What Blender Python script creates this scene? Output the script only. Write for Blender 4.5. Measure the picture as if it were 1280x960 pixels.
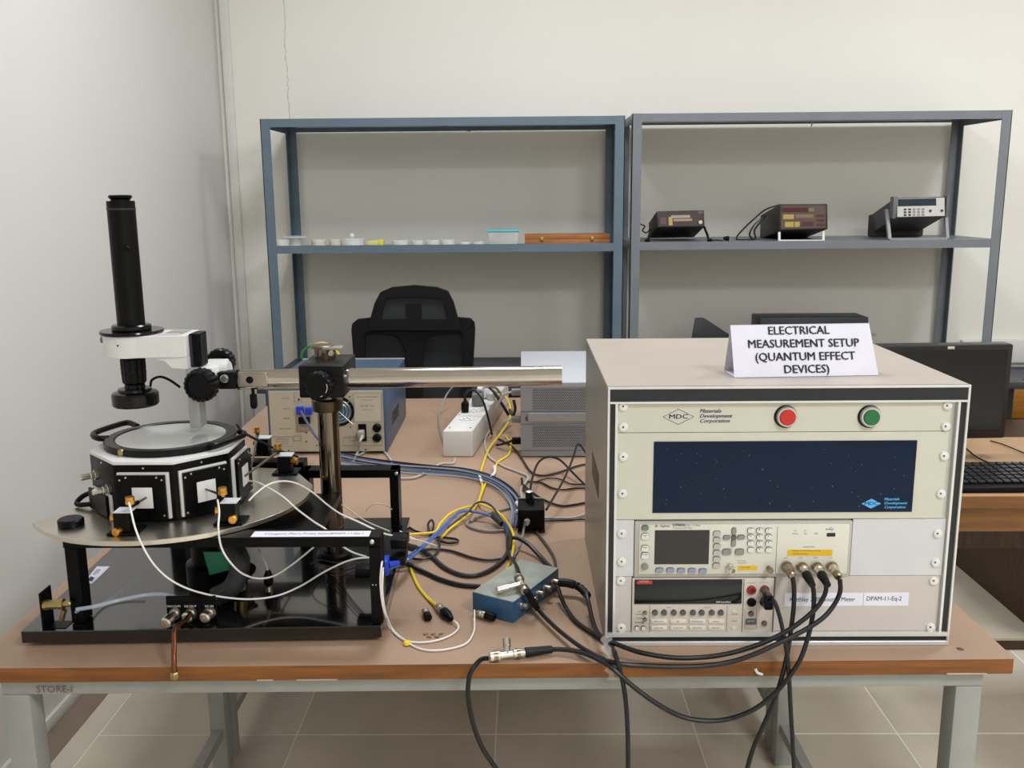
import bpy, bmesh, math, random
from mathutils import Vector, Matrix
random.seed(7)
for o in list(bpy.data.objects): bpy.data.objects.remove(o)
C = bpy.context.scene.collection
PI = math.pi

# ---------------------------------------------------------------- camera
F_PX, VZ, VX, ZC = 1180.0, (652.0, 244.0), 50.0, 1.425
_a, _b = VZ[0]-640.0, 480.0-VZ[1]
_d = Vector((_a, _b, F_PX)).normalized()                 # world +Y seen by the camera (x right, y up, z forward)
_u = -Vector((VX, -(F_PX**2+_a*VX)/_b, F_PX)).normalized()  # world +Z
_r = _u.cross(_d); _r = -_r if _r.x < 0 else _r           # world +X
cam_right = Vector((_r.x, _d.x, _u.x)); cam_up = Vector((_r.y, _d.y, _u.y)); cam_fwd = Vector((_r.z, _d.z, _u.z))
cd = bpy.data.cameras.new('camera'); cam = bpy.data.objects.new('camera', cd); C.objects.link(cam)
rot = Matrix((cam_right, cam_up, -cam_fwd)).transposed()
cam.matrix_world = Matrix.Translation((0, 0, ZC)) @ rot.to_4x4()
cd.sensor_fit = 'HORIZONTAL'; cd.sensor_width = 36.0; cd.lens = F_PX/1280*36.0; cd.clip_start = 0.02
bpy.context.scene.camera = cam

# ---------------------------------------------------------------- world, lights, exposure
w = bpy.data.worlds.new('world'); bpy.context.scene.world = w; w.use_nodes = True
w.node_tree.nodes['Background'].inputs[0].default_value = (0.9, 0.95, 1, 1)
w.node_tree.nodes['Background'].inputs[1].default_value = 0.05
def panel_light(x, y, e, sx=0.6, sy=0.6, col=(0.90, 0.935, 1.0)):
    l = bpy.data.lights.new('ceiling_panel_light', 'AREA'); l.shape = 'RECTANGLE'; l.size = sx; l.size_y = sy
    l.energy = e; l.color = col
    o = bpy.data.objects.new('ceiling_panel_light', l); C.objects.link(o); o.location = (x, y, 2.985)
for (x, y, e) in [(1.3, -0.3, 26), (3.2, -0.3, 12), (-0.1, 2.5, 18), (2.2, 2.5, 21), (1.5, -2.1, 16)]:
    panel_light(x, y, e)
vs = bpy.context.scene.view_settings
vs.view_transform = 'Standard'; vs.look = 'None'; vs.gamma = 1.0; vs.use_curve_mapping = False
vs.exposure = 0.95

# ---------------------------------------------------------------- pixel -> place helpers (real planes of the room)
def _ray(px, py):
    v = Vector((px-640.0, 480.0-py, F_PX)).normalized()
    return Vector((v.dot(_r), v.dot(_d), v.dot(_u)))
def onz(px, py, z):
    r = _ray(px, py); t = (z-ZC)/r.z; return Vector((r.x*t, r.y*t, z))
def ony(px, py, y):
    r = _ray(px, py); t = y/r.y; return Vector((r.x*t, y, ZC+r.z*t))
def at(p):
    if isinstance(p, Vector): return p
    return onz(*p) if p[2] < 1.1 else ony(*p)

# ---------------------------------------------------------------- materials
def lin(c): return c/12.92 if c <= 0.04045 else ((c+0.055)/1.055)**2.4
def hexc(h):
    h = h.lstrip('#'); return tuple(lin(int(h[i:i+2], 16)/255) for i in (0, 2, 4)) + (1,)
MATS = {}
def mat(name, h, rough=0.5, metal=0.0, var=0.0, vscale=20.0, bump=0.0, bscale=60.0, dark=None, trans=0.0, ior=1.45, spec=0.5, emit=0.0, stretch=None, alpha=1.0, coat=0.0):
    if name in MATS: return MATS[name]
    m = bpy.data.materials.new(name); m.use_nodes = True; nt = m.node_tree; b = nt.nodes['Principled BSDF']
    col = hexc(h); b.inputs['Base Color'].default_value = col
    b.inputs['Roughness'].default_value = rough; b.inputs['Metallic'].default_value = metal
    b.inputs['IOR'].default_value = ior; b.inputs['Transmission Weight'].default_value = trans
    b.inputs['Specular IOR Level'].default_value = spec; b.inputs['Alpha'].default_value = alpha
    b.inputs['Coat Weight'].default_value = coat
    if emit: b.inputs['Emission Color'].default_value = col; b.inputs['Emission Strength'].default_value = emit
    tc = nt.nodes.new('ShaderNodeTexCoord'); mp = nt.nodes.new('ShaderNodeMapping')
    nt.links.new(tc.outputs['Object'], mp.inputs[0])
    if stretch: mp.inputs['Scale'].default_value = stretch
    n = nt.nodes.new('ShaderNodeTexNoise'); n.inputs['Scale'].default_value = vscale; n.inputs['Detail'].default_value = 5
    nt.links.new(mp.outputs[0], n.inputs[0])
    var = var or 0.015
    mx = nt.nodes.new('ShaderNodeMix'); mx.data_type = 'RGBA'
    c2 = hexc(dark) if dark else tuple(c*(1-3*var) for c in col[:3])+(1,)
    c1 = col if dark else tuple(min(1, c*(1+var)) for c in col[:3])+(1,)
    mx.inputs[6].default_value = c2; mx.inputs[7].default_value = c1
    rmp = nt.nodes.new('ShaderNodeMapRange'); rmp.inputs[1].default_value = 0.3; rmp.inputs[2].default_value = 0.65
    nt.links.new(n.outputs['Fac'], rmp.inputs[0]); nt.links.new(rmp.outputs[0], mx.inputs[0])
    nt.links.new(mx.outputs[2], b.inputs['Base Color'])
    if bump:
        n2 = nt.nodes.new('ShaderNodeTexNoise'); n2.inputs['Scale'].default_value = bscale
        nt.links.new(mp.outputs[0], n2.inputs[0])
        bp = nt.nodes.new('ShaderNodeBump'); bp.inputs['Strength'].default_value = bump; bp.inputs['Distance'].default_value = 0.002
        nt.links.new(n2.outputs['Fac'], bp.inputs['Height']); nt.links.new(bp.outputs[0], b.inputs['Normal'])
    MATS[name] = m; return m
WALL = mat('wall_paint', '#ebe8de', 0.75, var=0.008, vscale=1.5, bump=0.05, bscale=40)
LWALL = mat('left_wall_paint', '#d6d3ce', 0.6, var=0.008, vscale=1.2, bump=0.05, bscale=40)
CEIL = mat('ceiling_white', '#e4e2dc', 0.8)
TILE = mat('floor_tile_stone', '#cfc5b2', 0.3, var=0.06, vscale=2.5)
GROUT = mat('tile_joint', '#eee8da', 0.8)
BROWNT = mat('border_tile', '#8a7868', 0.4, var=0.05, vscale=8)
WHITEP = mat('white_plastic', '#dddbd5', 0.45)
LAM = mat('table_laminate', '#aa8d76', 0.42, var=0.03, vscale=6, bump=0.02)
WOODE = mat('wood_edge', '#8a5420', 0.45, vscale=9, dark='#6a3e14', stretch=(1.0, 8, 12))
WOODD = mat('desk_wood', '#86592a', 0.4, vscale=6, dark='#6f4820', stretch=(1.0, 6, 10))
WOODL = mat('desk_laminate', '#ab8662', 0.4, var=0.03, vscale=7)
WOODK = mat('dark_brown_wood', '#4c3620', 0.5, vscale=12, dark='#38271a', stretch=(8, 8, 1))
GSTEEL = mat('grey_painted_steel', '#979892', 0.45, var=0.04, vscale=12)
BSTEEL = mat('blue_grey_painted_steel', '#5f707d', 0.4, var=0.03, vscale=10)
GRSTEEL = mat('slate_grey_painted_steel', '#74797e', 0.4, var=0.03, vscale=10)
BLK = mat('black_powder_coat', '#060607', 0.34, spec=0.14)
BLKG = mat('black_gloss', '#0a0a0c', 0.12, spec=0.8, coat=0.5)
BLKS = mat('black_satin', '#08080a', 0.16, spec=0.35)
BLKP = mat('black_plastic', '#070709', 0.36, spec=0.18)
BLKR = mat('black_rubber', '#101012', 0.5, spec=0.35)
DGR = mat('dark_grey_plastic', '#2a2c2e', 0.5)
CHROME = mat('polished_steel', '#c9c2ba', 0.12, 1.0)
CHROME_REFL = mat('chrome_dark_reflection', '#75695c', 0.14, 1.0)  # polished pole steel, its dark reflections put into the base colour
PLATE = mat('ground_steel_plate', '#cfc8bc', 0.3, 1.0, var=0.02)
NICK = mat('nickel', '#d2ccc2', 0.32, 1.0)
NICKD = mat('aged_nickel', '#8d7f6b', 0.3, 1.0)
BRASS = mat('brass', '#dea654', 0.34, 1.0)
DBRASS = mat('dull_brass', '#a89766', 0.36, 1.0)
COPPER = mat('copper_pipe', '#7d5238', 0.36, 1.0, var=0.1, vscale=40)
ALU = mat('aluminium', '#b8b9b6', 0.3, 0.85)
ALUL = mat('bright_aluminium', '#dcdcda', 0.35, 0.5)
WHT = mat('white_enamel', '#dddcda', 0.4)
PAPER = mat('white_paper', '#e4e2ee', 0.7)
INK = mat('black_ink', '#20222c', 0.8)
INKB = mat('navy_ink', '#2a2560', 0.7)
INKG = mat('grey_print', '#6f6a60', 0.8)
CREAM = mat('cream_panel', '#cac7b6', 0.45, var=0.01)
CREAM2 = mat('ivory_panel', '#d6d3c5', 0.45, var=0.01)
LGREY = mat('pale_grey_panel', '#cecccd', 0.5, var=0.01)
TGREY = mat('taupe_panel', '#c5bdb7', 0.5, var=0.01)
TOPB = mat('cabinet_top_laminate', '#b3a89c', 0.4, var=0.02, vscale=6)
SIDEG = mat('cabinet_side_metal', '#9c968a', 0.35, 0.35, var=0.03, vscale=30, stretch=(1, 1, 0.1))
DISP = mat('blue_tinted_screen', '#061a34', 0.1, spec=0.22)
LCD = mat('dark_display', '#2c2926', 0.25)
RED = mat('red_button_plastic', '#c02a22', 0.35)
GREEN = mat('green_button_plastic', '#1e6b3a', 0.35)
REDL = mat('red_label', '#b03a2e', 0.5)
YEL = mat('yellow_label', '#e0b31c', 0.5)
CYAN = mat('light_blue_print', '#58b4ec', 0.5)
BKEY = mat('blue_grey_key', '#8a93a8', 0.45)
GKEY = mat('grey_key', '#8b8a86', 0.45)
GRKEY = mat('green_grey_key', '#6e7f68', 0.45)
CASEB = mat('blue_case_paint', '#41546c', 0.4, var=0.03)
BOXB = mat('blue_box_paint', '#2f5678', 0.35, var=0.04)
BOXT = mat('grey_green_lid', '#a6aba0', 0.45, var=0.06, vscale=30)
BEIGE = mat('beige_back_panel', '#b9b09b', 0.5, var=0.01)
GBOX = mat('grey_instrument_case', '#94969a', 0.4, 0.2)
GBOXT = mat('pale_instrument_top', '#b9bbbf', 0.45)
HOLE = mat('dark_hole', '#2a2b2c', 0.7)
WIREW = mat('white_wire', '#ece9e4', 0.45)
WIREC = mat('cream_wire', '#cfc6b2', 0.5)
WIREY = mat('yellow_wire', '#efd030', 0.4)
WIREB = mat('blue_wire', '#4a68a8', 0.45)
WIRELB = mat('pale_blue_wire', '#8ea3c4', 0.45)
WIREK = mat('black_wire', '#111012', 0.4)
WIREG = mat('grey_wire', '#8e8c88', 0.5)
WIREPG = mat('pale_grey_wire', '#b5b0a6', 0.5)
WIRER = mat('dark_red_wire', '#6e2a26', 0.5)
WIREGR = mat('green_wire', '#2f8a3e', 0.4)
BLUEC = mat('blue_connector', '#1c3fc0', 0.4)
GLASS = mat('clear_glass', '#f4f4f0', 0.1, alpha=0.6)
WINDOW = mat('view_window_glass', '#b2b4b0', 0.05, spec=1.0)  # grey base colour stands in for the pale ceiling mirrored in the glass
HOSE = mat('clear_hose', '#c8d4e4', 0.15, alpha=0.4)
CLEAR = mat('clear_plastic', '#eceee8', 0.2, alpha=0.5)
TEAL = mat('teal_lid', '#56c4cc', 0.4)
YELD = mat('pale_yellow_plastic', '#d8cf86', 0.4)
CASEW = mat('wooden_case', '#a86c3a', 0.45, vscale=10, dark='#94592a', stretch=(1, 6, 8))
GREENP = mat('green_board', '#1d6b50', 0.5)
FAB = mat('mesh_fabric', '#15181a', 0.85, bump=0.3, bscale=600)
BLKF = mat('chair_frame_plastic', '#06070a', 0.6, spec=0.3)
FANB = mat('fan_blue', '#3d6a80', 0.4)
MULT = mat('old_meter_panel', '#3a2a28', 0.5)
AMBER = mat('amber_print', '#b0955a', 0.5)
MAROON = mat('maroon_display', '#4a1620', 0.3)
DESKB = mat('black_desk_top', '#3c3f42', 0.5, var=0.04)
WOODC = mat('orange_cabinet_wood', '#a8702c', 0.4, vscale=8, dark='#94611f', stretch=(1, 1, 8))
STONE = mat('pale_platform_stone', '#cfc4ae', 0.4, var=0.05, vscale=6)
CRACK = mat('plaster_crack', '#cbc5b8', 0.9)
TAPE = mat('clear_tape', '#e8e6e2', 0.12, alpha=0.13)

# ---------------------------------------------------------------- mesh builder
class MB:
    def __init__(s): s.bm = bmesh.new()
    def _new(s, fn, bev=0.0, seg=2, M=None):
        t = bmesh.new(); fn(t)
        if bev > 0: bmesh.ops.bevel(t, geom=list(t.edges), offset=bev, segments=seg, profile=0.5, affect='EDGES', clamp_overlap=True)
        if M is not None: bmesh.ops.transform(t, matrix=M, verts=t.verts)
        me = bpy.data.meshes.new('tmp'); t.to_mesh(me); t.free(); s.bm.from_mesh(me); bpy.data.meshes.remove(me)
        return s
    def box(s, x0, x1, y0, y1, z0, z1, bev=0.0, seg=2, M=None):
        x0, x1 = min(x0, x1), max(x0, x1); y0, y1 = min(y0, y1), max(y0, y1); z0, z1 = min(z0, z1), max(z0, z1)
        def f(t):
            bmesh.ops.create_cube(t, size=1)
            for v in t.verts: v.co = Vector(((x0+x1)/2+v.co.x*(x1-x0), (y0+y1)/2+v.co.y*(y1-y0), (z0+z1)/2+v.co.z*(z1-z0)))
        return s._new(f, bev, seg, M)
    def hexa(s, v8, bev=0.0):   # bottom 4 (ccw) then top 4
        def f(t):
            v = [t.verts.new(p) for p in v8]
            for q in ((3, 2, 1, 0), (4, 5, 6, 7), (0, 1, 5, 4), (1, 2, 6, 5), (2, 3, 7, 6), (3, 0, 4, 7)): t.faces.new([v[i] for i in q])
            bmesh.ops.recalc_face_normals(t, faces=t.faces)
        return s._new(f, bev)
    def lathe(s, prof, p0, axis=(0, 0, 1), n=24, knurl=0.0, cap=True):
        ax = Vector(axis).normalized(); p0 = Vector(p0)
        a = ax.orthogonal().normalized(); b = ax.cross(a)
        def f(t):
            rings = []
            for (r, h) in prof:
                ring = []
                for i in range(n):
                    th = 2*PI*i/n; rr = r*(1-knurl if (knurl and i % 2) else 1)
                    ring.append(t.verts.new(p0+ax*h+(a*math.cos(th)+b*math.sin(th))*rr))
                rings.append(ring)
            for k in range(len(rings)-1):
                for i in range(n): t.faces.new((rings[k][i], rings[k][(i+1) % n], rings[k+1][(i+1) % n], rings[k+1][i]))
            if cap: t.faces.new(rings[0][::-1]); t.faces.new(rings[-1])
            bmesh.ops.recalc_face_normals(t, faces=t.faces)
        return s._new(f)
    def cyl(s, p0, p1, r, r1=None, n=20):
        p0 = Vector(p0); p1 = Vector(p1); L = (p1-p0).length
        return s.lathe([(r, 0), (r if r1 is None else r1, L)], p0, p1-p0, n)
    def ring(s, c, ax, ro, ri, h, n=48):
        prof = [(ri, 0), (ro, 0), (ro, h), (ri, h), (ri, 0)]
        return s.lathe(prof, c, ax, n, cap=False)
    def prism(s, poly, z0, z1, bev=0.0, M=None):
        def f(t):
            lo = [t.verts.new((p[0], p[1], z0)) for p in poly]; hi = [t.verts.new((p[0], p[1], z1)) for p in poly]; n = len(poly)
            t.faces.new(lo[::-1]); t.faces.new(hi)
            for i in range(n): t.faces.new((lo[i], lo[(i+1) % n], hi[(i+1) % n], hi[i]))
            bmesh.ops.recalc_face_normals(t, faces=t.faces)
        return s._new(f, bev, 1, M)
    def tube(s, pts, r, n=8, closed=False, ends=True):
        P = [Vector(p) for p in pts]
        def f(t):
            T = []
            for i in range(len(P)):
                a = P[i-1] if (i > 0 or closed) else P[i]; b = P[(i+1) % len(P)] if (i < len(P)-1 or closed) else P[i]
                d = (b-a); T.append(d.normalized() if d.length > 1e-9 else Vector((0, 0, 1)))
            N = T[0].orthogonal().normalized(); rings = []
            for i in range(len(P)):
                N = (N-T[i]*N.dot(T[i])); N = N.normalized() if N.length > 1e-6 else T[i].orthogonal().normalized()
                B = T[i].cross(N); rr = r[i] if isinstance(r, (list, tuple)) else r
                rings.append([t.verts.new(P[i]+(N*math.cos(2*PI*k/n)+B*math.sin(2*PI*k/n))*rr) for k in range(n)])
            m = len(P) if closed else len(P)-1
            for i in range(m):
                A, Bq = rings[i], rings[(i+1) % len(P)]
                for k in range(n): t.faces.new((A[k], A[(k+1) % n], Bq[(k+1) % n], Bq[k]))
            if ends and not closed: t.faces.new(rings[0][::-1]); t.faces.new(rings[-1])
            bmesh.ops.recalc_face_normals(t, faces=t.faces)
        return s._new(f)
def spline(pts, sub=7):
    P = [Vector(p) for p in pts]
    if len(P) < 3: return P
    out = []
    for i in range(len(P)-1):
        p0 = P[i-1] if i > 0 else P[i]*2-P[i+1]; p1 = P[i]; p2 = P[i+1]; p3 = P[i+2] if i+2 < len(P) else P[i+1]*2-P[i]
        for k in range(sub):
            t = k/sub
            out.append(0.5*((2*p1)+(p2-p0)*t+(2*p0-5*p1+4*p2-p3)*t*t+(3*p1-p0-3*p2+p3)*t**3))
    out.append(P[-1]); return out

# ---------------------------------------------------------------- object helpers
W = {}
def tag(o, label=None, cat=None, group=None, kind=None):
    if label: o['label'] = label
    if cat: o['category'] = cat
    if group: o['group'] = group
    if kind: o['kind'] = kind
    return o
def thing(name, label, cat, loc=(0, 0, 0), rz=0.0, group=None):
    o = bpy.data.objects.new(name, None); o.empty_display_size = 0.05; C.objects.link(o)
    o.location = loc; o.rotation_euler = (0, 0, rz)
    W[o] = Matrix.Translation(loc) @ Matrix.Rotation(rz, 4, 'Z')
    return tag(o, label, cat, group)
def _mk(name, me, m, parent, local):
    o = bpy.data.objects.new(name, me); C.objects.link(o)
    if m is not None and not me.materials: me.materials.append(m)
    if parent is not None:
        o.parent = parent; W[o] = W[parent].copy()
        if not local: me.transform(W[parent].inverted())
    else:
        vs_ = [v.co for v in me.vertices]
        c = Vector(((min(v.x for v in vs_)+max(v.x for v in vs_))/2, (min(v.y for v in vs_)+max(v.y for v in vs_))/2, min(v.z for v in vs_)))
        me.transform(Matrix.Translation(-c)); o.location = c; W[o] = Matrix.Translation(c)
    return o
def part(name, mb, m, parent=None, local=False, ang=30):
    me = bpy.data.meshes.new(name); mb.bm.to_mesh(me); mb.bm.free()
    me.shade_smooth(); me.set_sharp_from_angle(angle=math.radians(ang))
    return _mk(name, me, m, parent, local)
def struct(name, mb, m, parent=None):
    o = part(name, mb, m, parent)
    if parent is None: o['kind'] = 'structure'
    return o
def text(body, size, loc, m, parent, M=None, align='CENTER', shear=0.0, bold=0.0, name='lettering', depth=0.0002, sx=1.0, spacing=1.0, label=None):
    """flat lettering facing -Y at loc (or with basis M), returned as a mesh part"""
    cu = bpy.data.curves.new('txt', 'FONT'); cu.body = body; cu.size = size; cu.align_x = align; cu.align_y = 'CENTER'
    cu.shear = shear; cu.resolution_u = 2; cu.space_character = spacing
    tmp = bpy.data.objects.new('txt', cu)
    me = bpy.data.meshes.new_from_object(tmp); bpy.data.objects.remove(tmp); bpy.data.curves.remove(cu)
    me.name = name; me.materials.clear()
    if M is None: M = Matrix.Rotation(PI/2, 4, 'X')
    if bold:
        bm_ = bmesh.new(); bm_.from_mesh(me)
        for q_, (dx_, dz_) in enumerate(((bold*1.6, .00003), (bold*.8, .00006))):
            n0 = len(bm_.verts); bm_.from_mesh(me); bm_.verts.ensure_lookup_table()
            for v in bm_.verts[n0:]: v.co.x += dx_; v.co.y += dx_*.3; v.co.z += dz_
        bm_.to_mesh(me); bm_.free()
    me.transform(Matrix.Translation(loc) @ M @ Matrix.Diagonal((sx, 1, 1, 1)))
    if not me.vertices: return None
    o = _mk(name, me, m, parent, False)
    if label: o['label'] = label
    return o
def dup(root, loc=None, rz=None, label=None, group=None):
    r = root.copy(); C.objects.link(r)
    if loc is not None: r.location = loc
    if rz is not None: r.rotation_euler = (0, 0, rz)
    if label: r['label'] = label
    if group: r['group'] = group
    for ch in list(root.children):
        c = ch.copy(); C.objects.link(c); c.parent = r
        for g in list(ch.children):
            d = g.copy(); C.objects.link(d); d.parent = c
    return r
def cable(pts, r, m, label, group=None, name='cable', cat='cable', n=8, sub=7, rs=None):
    P = spline([at(p) for p in pts], sub)
    o = part(name, MB().tube(P, r, n), m)
    return tag(o, label, cat, group)

# ================================================================ the room
X0, X1, Y0, Y1, H = -1.31, 4.2, -2.8, 4.27, 3.0
struct('floor', MB().box(X0, X1, Y0, Y1, -0.05, -0.0008), GROUT)
flo = bpy.data.objects['floor']
TS = 0.539; xs = [-1.156+TS*i for i in range(10)]; ys = [2.31+TS*j for j in range(-4, 4)]
tm = None
for i in range(9):
    for j in range(len(ys)):
        if ys[j] > Y1-0.1: continue
        if tm is None:
            o = part('tile', MB().box(-TS/2+0.002, TS/2-0.002, -TS/2+0.002, TS/2-0.002, -0.005, 0, 0.0008, 1), TILE, flo, local=True); tm = o
        else:
            o = bpy.data.objects.new('tile', tm.data); C.objects.link(o); o.parent = flo
        c = Vector((xs[i]+TS/2, min(ys[j]+TS/2, Y1-TS/2-0.001), 0)); o.location = c-flo.location
b = MB().box(X0, -1.222, Y0, Y1-0.01, -0.005, 0.001); part('border_tile', b, BROWNT, flo)
b = MB().box(-1.2215, -1.1575, Y0, Y1-0.01, -0.005, 0.0); part('edge_tile', b, TILE, flo)
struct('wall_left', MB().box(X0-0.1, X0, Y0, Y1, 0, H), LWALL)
wb = struct('wall_back', MB().box(X0, X1, Y1, Y1+0.1, 0, H), WALL)
struct('wall_right', MB().box(X1, X1+0.1, Y0, Y1, 0, H), WALL)
struct('wall_front', MB().box(X0, X1, Y0-0.1, Y0, 0, H), WALL)
struct('ceiling', MB().box(X0-0.1, X1+0.1, Y0-0.1, Y1+0.1, H, H+0.1), CEIL)
struct('baseboard_left', MB().box(X0, X0+0.012, Y0, Y1, 0, 0.035, 0.002), WHITEP)
struct('baseboard_back', MB().box(X0+0.012, X1, Y1-0.012, Y1, 0, 0.09, 0.002), WHITEP)
# plaster crack high on the back wall
cp = [ony(355, 0, Y1), ony(357, 30, Y1), ony(356.5, 60, Y1), ony(359, 90, Y1), ony(360.5, 120, Y1), ony(362, 145, Y1), ony(363, 170, Y1)]
cp2 = []
for i in range(len(cp)-1):
    for k in range(6): cp2.append(cp[i].lerp(cp[i+1], k/6)+Vector((random.uniform(-.004, .004), 0, 0)))
mb = MB()
for i in range(len(cp2)-1):
    a, c = cp2[i], cp2[i+1]; wdt = random.uniform(.0006, .0022)
    mb.hexa([(c.x-wdt, Y1-.001, c.z), (c.x+wdt, Y1-.001, c.z), (c.x+wdt, Y1+.001, c.z), (c.x-wdt, Y1+.001, c.z), (a.x-wdt, Y1-.001, a.z), (a.x+wdt, Y1-.001, a.z), (a.x+wdt, Y1+.001, a.z), (a.x-wdt, Y1+.001, a.z)])
part('plaster_crack', mb, CRACK, wb)
struct('trim_1', MB().box(-1.286, -1.250, Y1-0.022, Y1, 0, H, 0.002), WHITEP)       # cable trunking in the corner
struct('trim_2', MB().box(1.99, X1, Y1-0.03, Y1, 0.66, 0.765, 0.004), WHITEP)       # trunking along the back wall

# ================================================================ lab tables
def table(name_label, y0, y1, front):
    t = thing('lab_table', name_label, 'table', (-0.05, (y0+y1)/2, 0))
    xa, xb, zt = -0.822, 0.722, 0.75
    part('tabletop', MB().box(xa, xb, y0, y1, 0.7492, zt), LAM, t)
    core = MB().box(xa+.001, xb-.001, y0+.001, y1-.001, 0.7255, 0.7492); part('edge_band', core, WOODE, t)
    lx = (-0.78, 0.645); ly = (y0+0.012, y1-0.052); s = 0.04
    for X in lx:
        for Y in ly: part('leg', MB().box(X, X+s, Y, Y+s, 0.0, 0.7, 0.003), GSTEEL, t)
    zr = 0.7
    mb = MB(); mb.box(lx[0], lx[1]+s, ly[0]-.0005, ly[0]+s, zr, 0.7255, 0.002); part('rail', mb, GSTEEL, t)
    part('rail', MB().box(lx[0], lx[1]+s, ly[1], ly[1]+s, zr, 0.7255, 0.002), GSTEEL, t)
    for X in lx: part('rail', MB().box(X, X+s, ly[0]+s, ly[1], zr, 0.7255), GSTEEL, t)
    for X in lx: part('stretcher', MB().box(X+.008, X+s-.008, ly[0]+s, ly[1], 0.09, 0.115), GSTEEL, t)
    for X, sg in ((lx[0], 1), (lx[1], -1)):
        xa_ = X+s/2; Yb = ly[1]+s/2
        part('brace', MB().tube([(xa_+sg*.02, Yb, 0.28), (xa_+sg*.26, Yb, 0.72)], 0.009, 4), GSTEEL, t)
    return t
t1 = table('front laminate lab table with chipped wood edge, carrying the instrument cabinet', 1.272, 2.2, True)
t2 = table('rear laminate lab table carrying the blue controller and the power strip', 2.2005, 3.13, False)
text('STORE-I', 0.0155, ony(68, 862, 1.2815), mat('faint_red_marker', '#6e5550', 0.8), t1, name='handwriting')
# damage marks on the front edge
for (px, w_, h_) in ((330, .012, .0012), (395, .03, .001), (1210, .02, .0015), (1235, .01, .0012)):
    c = onz(px, 852, .727); part('edge_chip', MB().box(c.x-w_, c.x+w_, 1.2715, 1.2735, .7256, .7256+h_*1.3), mat('pale_chipped_wood', '#bdae98', 0.8), t1)
c = onz(1209, 820, .75)
part('burn_mark', MB().lathe([(0.0, .0004), (.005, .0003), (.0056, 0)], (c.x, c.y+.004, .75), n=9), mat('burn_brown', '#5f4a3e', 0.7), t1)

for t_ in (t1, t2):      # both tables stand slightly askew to the room
    piv = Vector((-.05, 1.272, 0)); t_.location = piv+Vector((0, .0086, 0))+Matrix.Rotation(math.radians(.74), 3, 'Z') @ (t_.location-piv); t_.rotation_euler = (0, 0, math.radians(.74))

# ================================================================ instrument cabinet (19 inch)
RX0, RX1, RY0, RY1, RZ0, RZ1 = 0.1225, 0.6435, 1.333, 1.80, 0.7502, 1.153
rack = thing('instrument_cabinet', 'beige desktop rack cabinet with MDC front panels and two mounted instruments', 'cabinet', ((RX0+RX1)/2, 1.57, RZ0))
part('top_panel', MB().box(RX0, RX1, RY0+.002, RY1, 1.149, RZ1, 0.0008, 1), TOPB, rack)
sp = part('side_panel', MB().box(RX0, RX0+.004, RY0+.002, RY1, RZ0, 1.149), SIDEG, rack)
# recessed handle slot in the left side
a = onx = None
def onx_(px, py, x):
    r = _ray(px, py); t = x/r.x; return Vector((x, r.y*t, ZC+r.z*t))
sl = [onx_(740.5, 563, RX0), onx_(748.5, 595, RX0), onx_(748, 625, RX0), onx_(741, 592, RX0)]
ya, yb = sl[1].y, sl[0].y; zt_, zb_ = (sl[0].z+sl[1].z)/2, (sl[2].z+sl[3].z)/2
part('handle_slot', MB().box(RX0-.0006, RX0+.001, ya, yb, zb_, zt_, 0.0003, 1), BLK, sp)
part('side_panel', MB().box(RX1-.004, RX1, RY0+.002, RY1, RZ0, 1.149), SIDEG, rack)
part('base_panel', MB().box(RX0+.004, RX1-.004, RY0+.01, RY1, RZ0, RZ0+.004), SIDEG, rack)
part('back_panel', MB().box(RX0+.004, RX1-.004, RY1-.004, RY1, RZ0+.004, 1.149), SIDEG, rack)
mb = MB()
mb.box(RX0, RX1, RY0, RY0+.006, 1.1492, RZ1, .0006, 1); mb.box(RX0, RX0+.0035, RY0, RY0+.006, RZ0, 1.1492, .0006, 1); mb.box(RX1-.0035, RX1, RY0, RY0+.006, RZ0, 1.1492, .0006, 1)
mb.box(RX0+.0035, RX1-.0035, RY0, RY0+.006, RZ0, .757, .0006, 1)
part('outer_trim', mb, ALUL, rack)
mb = MB(); mb.box(RX0+.0035, RX1-.0035, RY0+.0015, RY0+.02, 1.131, 1.1492); mb.box(RX0+.0035, RX0+.0115, RY0+.003, RY0+.02, .765, 1.131); mb.box(RX1-.0125, RX1-.0035, RY0+.003, RY0+.02, .765, 1.131); mb.box(RX0+.0035, RX1-.0035, RY0+.003, RY0+.02, .757, .765)
part('black_inlay', mb, mat('charcoal_inlay', '#1e2024', 0.4), rack)
mb = MB(); mb.box(RX0+.0035, RX1-.0035, RY0, RY0+.008, 1.128, 1.131); mb.box(RX0+.0115, RX0+.015, RY0+.001, RY0+.015, .768, 1.128); mb.box(RX1-.016, RX1-.0125, RY0+.001, RY0+.015, .768, 1.128); mb.box(RX0+.0035, RX1-.0035, RY0, RY0+.01, .765, .7715)
part('inner_trim', mb, ALUL, rack)
part('mounting_rail', MB().box(RX1-.0235, RX1-.016, RY0+.007, RY0+.02, .7715, 1.128), ALU, rack)
YP = 1.339
PX0, PX1 = 0.1375, 0.6201
def rpanel(z0, z1, m, name='blank_panel'):
    return part(name, MB().box(PX0, PX1, YP, YP+.003, z0+.0004, z1-.0004, .0004, 1), m, rack)
z1_, z2_, z3_, z4_, z5_ = 1.1275, 1.0834, 0.9500, 0.8605, 0.7720
pA = rpanel(z2_, z1_, CREAM, 'button_panel'); pB = rpanel(z3_, z2_, CREAM, 'display_panel')
pC1 = part('blank_panel', MB().box(PX0, ony(792, 690, YP).x, YP, YP+.003, z4_+.0004, z3_-.0004), LGREY, rack)
pC2 = part('blank_panel', MB().box(ony(1064, 690, YP).x, PX1+.006, YP, YP+.003, z4_+.0004, z3_-.0004), LGREY, rack)
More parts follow.
